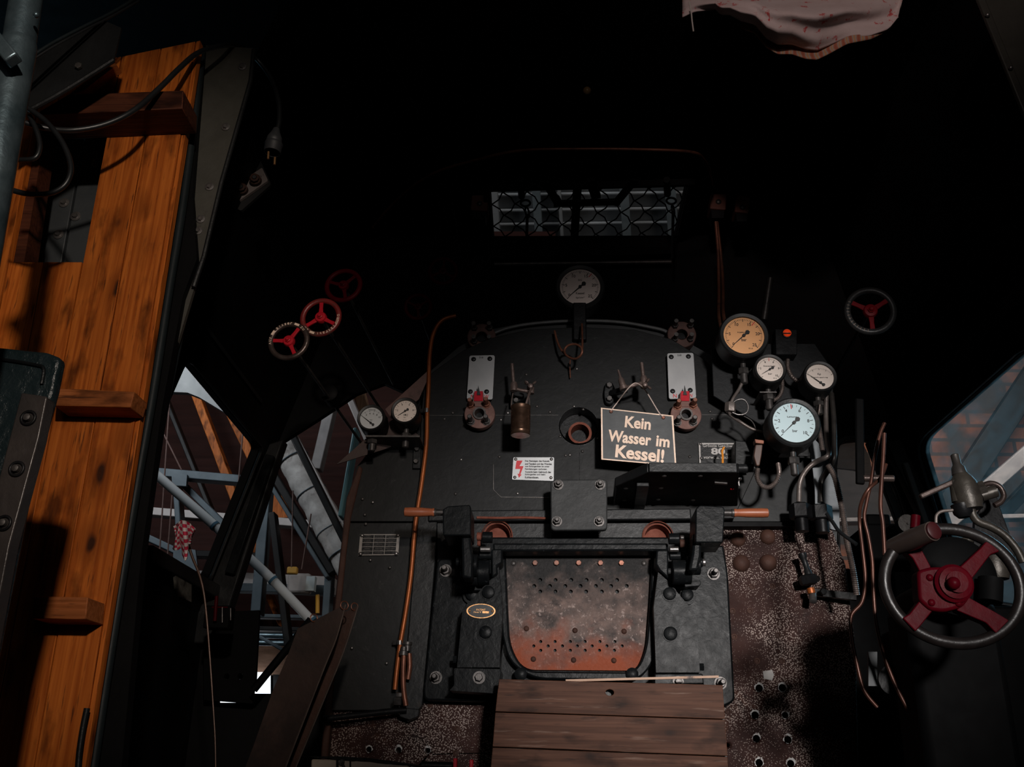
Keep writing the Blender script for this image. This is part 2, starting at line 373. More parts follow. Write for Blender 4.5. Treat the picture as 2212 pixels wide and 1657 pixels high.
# left wall with its side window
wl = [PP(x, y, LP0, LN) for x, y in fillet([(355, 870), (398, 772), (560, 968), (445, 1258), (310, 1174)], {1: 26, 2: 10, 3: 22})]
b = MB().prism([on_left(ZW, 2.35), on_left(ROOF, 2.35), on_left(ROOF, 3.74), on_left(ZW, 3.74)], -LN*.03, [wl])
struct('wall_left', b, DARK)
b = MB().box((on_left(ZW, 3).x-.02, 3.0, ZW/2), (.04, 1.5, ZW)); struct('wall_left_lower', b, DARK)
wr = [PP(x, y, RP0, RN) for x, y in fillet([(1984, 958), (2205, 763), (2330, 700), (2330, 1330), (2088, 1290)], {0: 34})]
b = MB().prism([on_right(ZW, 1.7), on_right(ROOF, 1.7), on_right(ROOF, 3.74), on_right(ZW, 3.74)], -RN*.03, [wr]); struct('wall_right', b, DARK)
b = MB().box((on_right(ZW, 3).x+.02, 2.7, ZW/2), (.04, 2.1, ZW)); struct('wall_right_lower', b, DARK)
# front wall with two spectacle openings
FY = 3.7
fl = [P(x, y, FY) for x, y in ((613, 952), (690, 903), (770, 850), (830, 828), (900, 860), (930, 1100), (900, 1500), (470, 1498), (500, 1300))]
fr = [P(x, y, FY) for x, y in fillet([(1806, 1010), (1812, 955), (1880, 948), (1935, 1060), (1985, 1215), (1880, 1215), (1850, 1230), (1815, 1230)], {1: 20, 2: 20})]
slit = [P(x, y, FY) for x, y in ((470, 1513), (530, 1513), (531, 1518), (470, 1518))]
b = MB().prism([(on_left(ZW, FY).x, FY, 0), on_left(ZW, FY), on_left(ROOF, FY), on_right(ROOF, FY), on_right(ZW, FY), (on_right(ZW, FY).x, FY, 0)], (0, .03, 0), [fl, fr, slit]+[circ(P(x, 1461, FY), .010, 10) for x in (490, 519)])
struct('wall_front', b, DARK)
# windows (frames, panes)
def window_frame(name, loop, n, w, t, mat):
    c = sum(loop, V((0, 0, 0)))/len(loop)
    outer = [q+(q-c).normalized()*w for q in loop]
    return struct(name, MB().prism([q+n*.004 for q in outer], n*t, [[q+n*.004 for q in loop]]), mat, bev=.003)
GLASS = bpy.data.materials.new('dusty_glass'); GLASS.use_nodes = True
def _g():
    nt = GLASS.node_tree; N = nt.nodes; L = nt.links; N.remove(N['Principled BSDF'])
    o = N['Material Output']; tr = N.new('ShaderNodeBsdfTransparent'); tl = N.new('ShaderNodeBsdfTranslucent'); gl = N.new('ShaderNodeBsdfGlossy'); gl.inputs['Roughness'].default_value = .15
    tl.inputs['Color'].default_value = (.60, .57, .55, 1)
    tc = N.new('ShaderNodeTexCoord'); mp = N.new('ShaderNodeMapping'); mp.inputs['Scale'].default_value = (2, 2, 7); mp.inputs['Rotation'].default_value = (.6, .3, 0); n = N.new('ShaderNodeTexNoise'); n.inputs['Scale'].default_value = 2.2; n.inputs['Detail'].default_value = 7; n.inputs['Distortion'].default_value = 1.2
    L.new(tc.outputs['Object'], mp.inputs['Vector']); L.new(mp.outputs[0], n.inputs['Vector'])
    r = N.new('ShaderNodeMapRange'); r.inputs['From Min'].default_value = .35; r.inputs['From Max'].default_value = .75; r.inputs['To Min'].default_value = .06; r.inputs['To Max'].default_value = .30; L.new(n.outputs['Fac'], r.inputs['Value'])
    m1 = N.new('ShaderNodeMixShader'); L.new(r.outputs[0], m1.inputs['Fac']); L.new(tr.outputs[0], m1.inputs[1]); L.new(tl.outputs[0], m1.inputs[2])
    m2 = N.new('ShaderNodeMixShader'); m2.inputs['Fac'].default_value = .04; L.new(m1.outputs[0], m2.inputs[1]); L.new(gl.outputs[0], m2.inputs[2]); L.new(m2.outputs[0], o.inputs['Surface'])
_g()
wf = window_frame('window_1', wl, LN, .014, .012, BLK)
wf = window_frame('window_2', wr, RN, .022, .014, BLK)
tag(MB().prism([q-RN*.012 for q in wr], -RN*.004).build('pane', GLASS, wf), kind='structure')
wf = window_frame('window_3', fr, NY, .018, .014, BLK)
tag(MB().prism([q-NY*.012 for q in fr], -NY*.004).build('pane', GLASS, wf), kind='structure')
# roof hatch: frame, bar, wire mesh
hc = sum(hatch, V((0, 0, 0)))/4
hw = window_frame('window_4', hatch, V((0, 0, -1)), .03, .03, DARK)
a, b_, c_, d_ = hatch
def hq(u, v): return (a.lerp(b_, u)).lerp(d_.lerp(c_, u), v)
mb = MB(); nx, nyv = 8, 3
for s in (1, -1):
    for k in range(-nyv*2, nx+nyv*2):
        pts = []
        for i in range(0, nyv*4+1):
            v = i/(nyv*4); u = (k+s*i/4)/nx
            if 0 <= u <= 1: pts.append(hq(u, v)+V(((.008 if i % 2 else -.004), 0, .02+.004*s)))
        if len(pts) > 1: mb.tube(pts, .0030, 5, 0)
tag(mb.build('wire_mesh', DARK, hw), kind='structure')
tag(MB().bar(hq(.45, -.02)+V((0, 0, .05)), hq(.45, 1.02)+V((0, 0, .05)), .035, .02).build('glazing_bar', DARK, hw), kind='structure')
b = MB().bar(P(1062, 556, 3.68), P(1458, 546, 3.68), .05, .035); struct('trim_1', b, DARK)
b = MB().cyl(P(1068, 571, 3.66), P(1450, 566, 3.66), .010); struct('trim_2', b, DSTEEL)  # lighter metal stands in for the lit line along the sill
# wall strips, corner posts
def strip(name, pts, n, off, w, t, mat, **k):
    return struct(name, MB().bar(pts[0]+n*off, pts[1]+n*off, t, w, up=(pts[1]-pts[0]).cross(n)), mat, **k)
strip('trim_3', [PP(1925, 940, RP0, RN), PP(2260, 578, RP0, RN)], RN, .01, .045, .014, BLK)
strip('trim_4', [PP(405, 659, LP0, LN), PP(560, 866, LP0, LN)], LN, .006, .012, .01, BLK)
post = [(556, 966), (613, 948), (600, 985), (511, 1262), (470, 1390), (400, 1390), (446, 1258)]
b = MB().px(post, 3.62, .07); struct('trim_5', b, BLK, bev=.006)
b = MB().bar(P(585, 985, 3.6), P(497, 1240, 3.6), .035, .03, up=(0, 1, 0)); struct('trim_6', b, CAST, bev=.004)
b = MB().bar(P(1925, 955, 3.6), P(2045, 1205, 3.6), .06, .05, up=(0, 1, 0)); struct('trim_7', b, BLK, bev=.006)
b = MB().bar(P(1955, 1000, 3.56), P(2045, 1260, 3.56), .022, .02, up=(0, 1, 0)); struct('trim_8', b, pm('grey_trim', (.06, .055, .05), (.09, .085, .08), 12, .6), bev=.004)
b = MB().bar(P(1878, 955, 3.64), P(1968, 1195, 3.64), .03, .03, up=(0, 1, 0)); struct('trim_9', b, BLK, bev=.004)
b = MB().bar(PP(300, 1190, LP0, LN)+LN*.02, PP(450, 1275, LP0, LN)+LN*.02, .05, .05); struct('trim_10', b, BLK, bev=.005)
# ================================================================= boiler backhead
BY = 3.0
boil = thing('boiler_backhead', 'black clad boiler end filling the middle of the locomotive cab', 'boiler', P(1250, 1600, 3.0))
out = [(772, 1008), (925, 806), (990, 750), (1060, 712), (1130, 698), (1250, 691), (1370, 698), (1440, 714), (1540, 770), (1640, 860), (1745, 940), (1800, 1060), (1808, 1130), (1808, 1800), (690, 1800), (705, 1450), (742, 1150)]
MB().px(out, 3.10, .59).build('boiler_shell', pm('boiler_shell_black', (.010, .011, .012), (.016, .017, .018), 5, .5), boil)
up = [(909, 897), (918, 818), (940, 800), (1000, 757), (1060, 730), (1140, 712), (1250, 706), (1370, 712), (1450, 732), (1520, 775), (1560, 815), (1620, 860), (1640, 918), (1640, 898)]
def zrnd(pts, r): return fillet(pts, r)
recess = circ(P(1250, 921, BY), 44*S(1250, 921, BY), 32)
sheet_ = up[1:12]+[(1640, 896), (1640, 1000), (1585, 1120), (905, 1126), (909, 897)]
MB().prism([P(x, y, BY) for x, y in sheet_], (0, .02, 0), [recess]).build('cladding_sheet', PLT, boil, bev=.002)
MB().bar(P(909, 897.5, BY), P(1206, 897, BY), .0016, .0012).bar(P(1296, 896.6, BY), P(1640, 896, BY), .0016, .0012).build('cladding_seam', DSTEEL, boil)
tagp = lambda o, l: tag(o, l)
c = P(1250, 921, BY)
MB().lathe([(.068, 0), (.068, .012), (.064, .012), (.064, 0)], c+V((0, .012, 0)), (0, -1, 0), 36, cap=False).build('recess_collar', BLK, boil)
MB().lathe([(.062, .012), (.062, -.06), (.0, -.06)], c, (0, -1, 0), 32, cap=False).build('recess_cup', TAR, boil)
c2 = P(1253, 934, BY)
tagp(MB().lathe([(.029, -.05), (.030, .004), (.038, .004), (.038, -.05)], c2+V((0, .01, 0)), (0, -1, 0), 32, cap=False).build('washout_tube', RUST, boil), 'rusty tube end in the round recess')
MB().px(fillet([(772, 1006), (806, 972), (900, 930), (908, 900), (905, 1126), (742, 1126), (745, 1110)], 4), BY+.004, .02).build('left_cladding_sheet', PLT, boil, bev=.002)
MB().px(fillet([(742, 1129), (905, 1129), (888, 1535), (700, 1535), (712, 1400)], 4), BY+.006, .02).build('left_lower_cladding_sheet', PLT, boil, bev=.002)
MB().px(fillet([(905, 1105), (945, 1105), (940, 1210), (912, 1525), (880, 1560), (868, 1535), (888, 1300)], 3), 2.985, .03).build('edge_flange', BLK, boil, bev=.004)
MB().px([(925, 1103), (1492, 1098), (1494, 1122), (925, 1126)], 2.972, .03).build('ledge', BLK, boil, bev=.004)
tagp(MB().tube([P(x, y, 2.968) for x, y in ((1030, 1118), (1080, 1119), (1130, 1118), (1185, 1120))], .004, 8).build('rust_streak', RUST, boil), 'rusty strip of the ledge')
MB().px([(945, 1130), (1500, 1130), (1500, 1215), (945, 1215)], 2.995, .03, [circ(P(1074, 1158, 2.995), .045, 24), circ(P(1421, 1160, 2.995), .045, 24)]).build('door_head_sheet', BLK, boil)
for x, y in ((1074, 1158), (1421, 1160)):
    MB().lathe([(.045, .010), (.049, .006), (.049, -.002), (.040, -.004), (.038, -.05), (0, -.055)], P(x, y, 2.995), (0, -1, 0), 28, cap=False).build('washout_hole', RUST, boil)
MB().px([(1582, 1127), (1590, 1098), (1640, 1000), (1700, 985), (1752, 990), (1795, 1060), (1806, 1127)], BY+.002, .02).build('right_cladding_sheet', pm('right_sheet_grey', (.012, .013, .0135), (.019, .020, .0205), 6, .5, 0, .1, spec=.2), boil, bev=.002)
MB().px([(1560, 1128), (1806, 1128), (1806, 1137), (1560, 1137)], 2.985, .04).build('sheet_bottom_angle', DARK, boil)
# panel outline on the cladding around the warning plate
seam = [(1066, 1003), (1066, 1058), (1082, 1074), (1188, 1075)]
MB().tube([P(x, y, BY-.001) for x, y in seam], .0016, 5, 0).build('panel_seam', DSTEEL, boil)
MB().tube([P(x, y, BY-.001) for x, y in ((1252, 968), (1252, 1036))], .0014, 5, 0).build('centre_seam', TAR, boil)
# unclad rusty firebox plate
fb = [(1500, 1130), (1795, 1130), (1828, 1220), (1850, 1400), (1862, 1900), (690, 1900), (700, 1520), (950, 1515)]
hol = [(1640, 1487, 8), (1690, 1486, 8), (1631, 1545, 8), (1696, 1545, 7), (1634, 1596, 8), (1702, 1598, 8), (1640, 1648, 8), (1708, 1650, 8), (797, 1619, 6), (861, 1620, 6), (924, 1622, 6), (1573, 1610, 4)]
tagp(MB().prism([P(x, y, 3.03) for x, y in fb], (0, .45, 0), [circ(P(x, y, 3.03), r*S(x, y, 3.03), 14) for x, y, r in hol]).build('firebox_plate', SPECK, boil, bev=.05, seg=6), 'rusty white-speckled firebox plate')
WHT = pm('lime_scale', (.45, .44, .43), (.62, .61, .60), 60, .8, 0, .6, 150, spot=((.08, .04, .035), 60, .5, .58))
for x, y, r in hol[:11]:
    s = S(x, y, 3.03); n = 18
    lo_ = [P(x+(r+random.uniform(.6, 4.0))*cos(2*pi*k/n), y-2+(r+random.uniform(.6, 4.5))*sin(2*pi*k/n), 3.029) for k in range(n)]
    MB().prism(lo_, (0, .0008, 0), [circ(P(x, y, 3.029), r*s, 14)]).build('lime_ring', WHT, boil)
for x, y, r in ((1594, 1165, 17), (1658, 1160, 17), (1601, 1217, 19), (1659, 1216, 19)):
    MB().dome(P(x, y, 3.03), r*S(x, y, 3.03), .022, (0, -1, 0), 20).build('dome_stay_head', RUSTB, boil)
for x, y in ((1578, 1267), (1582, 1320), (1586, 1376), (1590, 1428), (1620, 1320), (1624, 1268), (1668, 1267), (1635, 1428), (1688, 1428), (1680, 1372), (930, 1522), (988, 1575), (985, 1627), (1573, 1538)):
    MB().lathe([(.009, 0), (.009, .003), (.005, .004), (.004, .001)], P(x, y, 3.03), (0, -1, 0), 12).build('stay_bolt_end', RUSTB, boil)
MB().px([(1648, 1450), (1668, 1447), (1672, 1458), (1668, 1470), (1650, 1466)], 3.027, .002).build('bare_patch', pm('bare_patch', (.2, .19, .18), (.3, .28, .26), 40, .5), boil)
# cladding screws
for x, y in ((978, 892), (1097, 892), (1188, 890), (1240, 878), (1260, 884), (1246, 797), (1137, 809), (1160, 878), (1082, 907), (1534, 889), (1538, 905), (1079, 987), (1118, 1066), (1231, 983), (1210, 943), (1291, 947), (1258, 975), (1222, 984), (1048, 1111), (1122, 1111), (1395, 1107), (1490, 987), (984, 1067), (996, 993), (960, 905), (783, 1078), (788, 1112), (805, 1085), (790, 1132), (800, 1210), (842, 1226), (760, 1400), (835, 1433), (1316, 1000)):
    MB().dome(P(x, y, BY), 3.6*S(x, y, BY), .004, (0, -1, 0), 10).build('cladding_screw', STEEL if (x*7+y) % 3 == 0 else DSTEEL, boil)
# left torn rusty edge
tagp(MB().px([(775, 1004), (748, 1075), (742, 1120), (738, 1165), (712, 1400), (690, 1660), (706, 1660), (727, 1400), (748, 1190), (757, 1120), (783, 1012)], 2.998, .05).build('torn_edge', RUSTB, boil, bev=.005), 'torn rusty sheet edge')
MB().px([(922, 803), (850, 868), (832, 884), (846, 905), (870, 890), (905, 862), (921, 825)], 2.95, .004).build('bent_corner_sheet', pm('brown_sheet', (.085, .042, .035), (.13, .065, .055), 10, .6, 0, .2, spot=((.03, .015, .012), 12, .55, .7)), boil)
MB().prism([P(727, 1003, 2.9), P(801, 938, 2.93), P(850, 905, 2.96), P(905, 940, 2.99), P(838, 968, 2.97)], (0, .004, 0)).build('bent_flap', pm('brown_flap', (.030, .016, .014), (.055, .028, .022), 10, .6, 0, .2), boil)
# upper bright rim arc and blue-black top sheet
MB().tube([P(x, y, 3.08) for x, y in ((1062, 722), (1100, 708), (1160, 698), (1250, 693), (1340, 696), (1420, 710), (1442, 718))], .006, 8).build('cladding_rim', pm('rim_grey', (.06, .06, .06), (.11, .11, .11), 20, .5), boil)
MB().box(P(1252, 700, 3.0), (.045, .05, .14)).build('gauge_pillar', TAR, boil, bev=.004)
# ---------------------------------------------------------------- bolts helper
def stud(parent, x, y, Y, r, L=.05, mat=DSTEEL, washer=True, nut=True, ax=(0, -1, 0), name='stud_bolt'):
    s = S(x, y, Y); c = P(x, y, Y); ax = V(ax); m = MB()
    if washer: m.lathe([(r*1.5*s, 0), (r*1.5*s, .004)], c, ax, 20)
    if nut: m.hexn(c+ax*.004, ax, r*1.15*s, .016)
    m.lathe([(r*.62*s, .01), (r*.62*s, L-.003), (r*.45*s, L)], c, ax, 14)
    return m.build(name, mat, parent)
def hexbolt(parent, x, y, Y, r, h=.010, mat=DSTEEL, name='hex_bolt', washer=False):
    s = S(x, y, Y); c = P(x, y, Y); m = MB()
    if washer: m.lathe([(r*1.5*s, 0), (r*1.5*s, .004)], c, (0, -1, 0), 20)
    m.hexn(c, (0, -1, 0), r*s, h+.004); return m.build(name, mat, parent)
# ================================================================= fire door
fd = thing('fire_door', 'black cast iron fire door assembly with a rust-stained perforated flap', 'fire door', P(1250, 1450, 2.97))
mp_ = fillet([(945, 1206), (1032, 1206), (1040, 1160), (1490, 1160), (1503, 1178), (1563, 1178), (1573, 1238), (1588, 1515), (1560, 1529), (916, 1513), (914, 1490)], {0: 14, 6: 10, 7: 12, 8: 10, 9: 12})
MB().px(mp_, 2.965, .03).build('mounting_plate', CAST, fd, bev=.006, seg=3)
for x, y in ((963, 1233), (942, 1464), (1541, 1240), (1556, 1476)): stud(fd, x, y, 2.965, 9, .055)
flap_out = fillet([(1093, 1206), (1406, 1206), (1403, 1260), (1394, 1400), (1376, 1449), (1130, 1447), (1102, 1395)], {3: 30, 4: 60, 5: 60, 6: 30}, 8)
holes = [(x, 1253) for x in (1167, 1200, 1234, 1267, 1300, 1333)]+[(x, 1266) for x in (1154, 1188, 1221, 1254, 1287, 1320, 1354)]+[(x, 1278) for x in (1167, 1200, 1233, 1266, 1300, 1333)]
holes += [(x, 1386) for x in (1168, 1199, 1232, 1264, 1296, 1328)]+[(x, 1395.5) for x in (1153, 1184, 1215, 1247, 1279, 1311, 1344)]+[(x, 1405) for x in (1168, 1199, 1232, 1264, 1295, 1327)]
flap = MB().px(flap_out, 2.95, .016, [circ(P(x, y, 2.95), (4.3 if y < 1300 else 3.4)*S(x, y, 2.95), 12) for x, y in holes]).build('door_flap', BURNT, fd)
tag(flap, 'rust-stained perforated flap')
MB().px(flap_out, 2.988, .006).build('inner_plate', RUST, fd)
for x in (1156, 1202, 1250, 1297, 1342): hexbolt(flap, x, 1217, 2.95, 6.2, .006, COPD, 'flap_bolt')
for x in (1109, 1391): MB().dome(P(x, 1217, 2.95), 6*S(x, 1217, 2.95), .005, (0, -1, 0)).build('flap_rivet', DSTEEL, flap)
for x, y in ((1137, 1358), (1242, 1362), (1348, 1364), (1152, 1424), (1239, 1426), (1326, 1427)):
    MB().dome(P(x, y, 2.95), 6*S(x, y, 2.95), .007, (0, -1, 0)).build('flap_rivet', RUSTB, flap)
# door frame
fo = fillet([(1074, 1206), (1085, 1372), (1098, 1428), (1150, 1467), (1380, 1470), (1412, 1432), (1424, 1374), (1432, 1206), (1409, 1206), (1404, 1300), (1396, 1402), (1374, 1452), (1132, 1450), (1101, 1398), (1096, 1300), (1092, 1206)], {2: 40, 3: 50, 4: 50, 5: 40, 10: 40, 11: 50, 12: 50, 13: 40}, 6)
MB().px(fo, 2.92, .045).build('door_frame', CAST, fd, bev=.005, seg=2)
MB().px([(1064, 1173), (1444, 1173), (1442, 1190), (1066, 1191)], 2.86, .07).build('top_bar', CAST, fd, bev=.006, seg=2)
MB().px([(1090, 1192), (1408, 1192), (1408, 1203), (1090, 1203)], 2.94, .02).build('bar_gap', TAR, fd)
for sx, pts in ((-1, [(1061, 1186), (1085, 1185), (1085, 1216), (1074, 1222), (1075, 1240), (1062, 1248)]), (1, [(1418, 1188), (1444, 1187), (1444, 1250), (1424, 1232), (1416, 1218)])):
    MB().px(pts, 2.845, .10).build('jamb_post', CAST, fd, bev=.005)
# housings
hl = fillet([(1076, 1212), (1062, 1250), (999, 1315), (987, 1442), (1079, 1442), (1086, 1310)], {2: 12, 0: 4})
hr = fillet([(1424, 1215), (1440, 1252), (1506, 1330), (1512, 1453), (1417, 1453), (1412, 1312)], {2: 12, 0: 4})
H1 = MB().px(hl, 2.865, .10).build('side_housing', CAST, fd, bev=.010, seg=3)
H2 = MB().px(hr, 2.865, .10).build('side_housing', CAST, fd, bev=.010, seg=3)
for h, x, y, r in ((H1, 1055, 1280, 14), (H1, 1049, 1366, 14), (H2, 1446, 1283, 14), (H2, 1448, 1369, 15)):
    s = S(x, y, 2.865); MB().lathe([(r*1.16*s, 0), (r*1.16*s, .003), (r*s, .003), (r*.95*s, .010), (r*.7*s, .012)], P(x, y, 2.865), (0, -1, 0), 22).build('round_bolt', CAST, h)
B1 = MB().px(fillet([(980, 1443), (1082, 1445), (1077, 1499), (970, 1492), (981, 1480)], 4), 2.845, .12).build('housing_foot', CAST, fd, bev=.006, seg=3)
B2 = MB().px(fillet([(1414, 1455), (1518, 1455), (1521, 1480), (1519, 1500), (1412, 1500)], 4), 2.845, .12).build('housing_foot', CAST, fd, bev=.006, seg=3)
hexbolt(B1, 1035, 1464, 2.845, 9, .012, DSTEEL, 'foot_bolt', True); hexbolt(B2, 1465, 1473, 2.845, 8, .012, DSTEEL, 'foot_bolt', True)
for x, y in ((1020, 1286), (1483, 1287)):
    s = S(x, y, 2.96); MB().lathe([(20*s, 0), (20*s, .012), (13*s, .012), (13*s, .024), (10*s, .026)], P(x, y, 2.96), (0, -1, 0), 22).build('cap_bolt', CAST, fd)
MB().cyl(P(1508, 1441, 2.9), P(1520, 1441, 2.9), .011, n=6).build('side_bolt', CAST, fd)
MB().cyl(P(990, 1425, 2.9), P(979, 1425, 2.9), .011, n=6).build('side_bolt', CAST, fd)
for x in (1125, 1365): MB().lathe([(.018, 0), (.018, .012), (.01, .016)], P(x, 1457, 2.925), (0, -1, 0), 18).build('frame_lug', CAST, fd)
# levers with counterweights
def lever(pts, arm, hx0, hx1, hy, sgn):
    o = MB().px(fillet(pts, 4), 2.70, .13).build('counterweight', CAST, fd, bev=.009, seg=3)
    MB().px(arm, 2.73, .07).build('lever_arm', CAST, fd, bev=.007, seg=3)
    Y = 2.765; y1 = hy+(-1 if sgn < 0 else 0)
    a = P(hx0, hy, Y); e = P(hx1, y1, Y); ax = (e-a); L = ax.length
    s = S(hx0, hy, Y)
    MB().lathe([(7*s, -.02), (7*s, .012), (8.4*s, .014), (8.4*s, .02), (6*s, .022), (6*s, L*.2)], a, ax, 18).build('ferrule', DSTEEL, o)
    MB().lathe([(8.6*s, L*.17), (9.2*s, L*.2), (8.3*s, L*.24), (9.8*s, L*.5), (10.2*s, L*.85), (9.5*s, L*.98), (7*s, L)], a, ax, 20).build('wooden_grip', WOODH, o)
lever([(956, 1100), (968, 1093), (1014, 1090), (1017, 1095), (1017, 1156), (957, 1157)], [(996, 1150), (1016, 1150), (1017, 1180), (1022, 1205), (1020, 1250), (998, 1248), (998, 1200)], 952, 873, 1107, -1)
lever([(1503, 1098), (1512, 1091), (1562, 1094), (1566, 1100), (1562, 1172), (1502, 1172)], [(1498, 1150), (1516, 1150), (1515, 1200), (1508, 1232), (1488, 1232), (1495, 1195)], 1570, 1660, 1108, 1)
def knuckle(x0, x1, y, Y, r, mat=CAST, name='hinge_knuckle'):
    MB().cyl(P(x0, y, Y), P(x1, y, Y), r*S(x0, y, Y), n=20).build(name, mat, fd, bev=.002)
knuckle(1042, 1064, 1161, 2.83, 12); knuckle(1030, 1040, 1159, 2.84, 9, RUST); knuckle(1031, 1038, 1174, 2.84, 6, RUST)
knuckle(1037, 1060, 1187, 2.83, 6, STEEL, 'hinge_pin'); knuckle(1036, 1062, 1200, 2.86, 9)
knuckle(1004, 1032, 1222, 2.80, 24); knuckle(996, 1032, 1248, 2.83, 17); knuckle(1034, 1058, 1238, 2.87, 28)
MB().px(fillet([(988, 1262), (1060, 1263), (1060, 1276), (984, 1275)], 2), 2.90, .07).build('boss_foot', CAST, fd, bev=.003)
knuckle(985, 995, 1214, 2.82, 9, CAST, 'pivot_bolt')
knuckle(1444, 1467, 1164, 2.83, 12); knuckle(1469, 1478, 1162, 2.84, 6, DSTEEL); knuckle(1468, 1480, 1174, 2.84, 9, RUSTB)
knuckle(1446, 1466, 1187, 2.83, 6, STEEL, 'hinge_pin'); knuckle(1446, 1470, 1201, 2.86, 9)
knuckle(1452, 1492, 1236, 2.82, 26); knuckle(1484, 1512, 1222, 2.80, 20); knuckle(1500, 1517, 1215, 2.80, 11); knuckle(1517, 1524, 1215, 2.80, 8, STEEL, 'pivot_bolt')
MB().px(fillet([(1455, 1262), (1513, 1254), (1514, 1262), (1510, 1266), (1456, 1270)], 2), 2.90, .07).build('boss_foot', CAST, fd, bev=.003)
MB().tube([P(x, y, 2.87) for x, y in ((1062, 1195), (1058, 1215), (1060, 1240))], .008, 8).build('link_rod', CAST, fd)
# ---------------------------------------------------------------- square cover
cv = thing('cover_plate', 'square grey cover plate with four studs above the fire door', 'plate', P(1250, 1145, 2.88))
MB().px(fillet([(1189, 1040), (1200, 1036), (1312, 1035), (1312, 1145), (1190, 1146)], {0: 4, 2: 10, 3: 10, 4: 10}), 2.87, .022).build('plate', pm('cover_grey', (.022, .023, .0235), (.036, .037, .037), 14, .5, .0, .3, 60, spec=.2, spot=((.07, .065, .06), 60, .64, .74)), cv, bev=.004, seg=3)
for x, y in ((1206, 1048), (1296, 1048), (1203, 1127), (1294, 1127)):
    stud(cv, x, y, 2.87, 7.5, .032); MB().cyl(P(x, y, 2.88), P(x, y, 2.88)+V((0, .12, 0)), .011).build('spacer', DSTEEL, cv)
# ---------------------------------------------------------------- shelf
zt = P(1450, 1092, 3.0).z
tr = thing('instrument_tray', 'black sheet metal tray projecting from the boiler beneath the hanging sign', 'tray', P(1450, 1092, 3.0))
bot = [PZ(x, y, zt) for x, y in ((1402, 1021), (1592, 1022), (1589, 1093), (1328, 1093), (1333, 1052))]
MB().prism(bot, (0, 0, .006)).build('tray_bottom', DARK, tr)
e = bot+[bot[0]]
for q0, q1, m_ in ((bot[4], bot[0], BLK), (bot[0], bot[1], BLK), (bot[1], bot[2], DARK), (bot[3], bot[4], BLK)):
    MB().prism([q0, q1, q1+V((0, 0, .028)), q0+V((0, 0, .028))], (q1-q0).cross(V((0, 0, 1))).normalized()*.006).build('rim_strip', m_, tr, bev=.002)
for x, y in ((1435, 1028), (1513, 1028), (1352, 1055), (1428, 1054), (1349, 1080), (1422, 1079), (1497, 1080)):
    MB().dome(PZ(x, y, zt), .007, .003, (0, 0, -1), 10).build('rivet', STEEL, tr)
MB().prism([PZ(1375, 1042, zt), PZ(1402, 1042, zt), PZ(1391, 1098, zt), PZ(1368, 1098, zt)], (0, 0, -.012)).build('bracket', BLK, tr, bev=.002)
MB().prism([PZ(1544, 1040, zt), PZ(1571, 1042, zt), PZ(1571, 1045, zt), PZ(1544, 1043, zt)], (0, 0, -.004)).build('hinge_strip', STEEL, tr)
MB().dome(PZ(1581, 1056, zt), .006, .004, (0, 0, -1), 10).build('warning_lamp', INKR, tr)
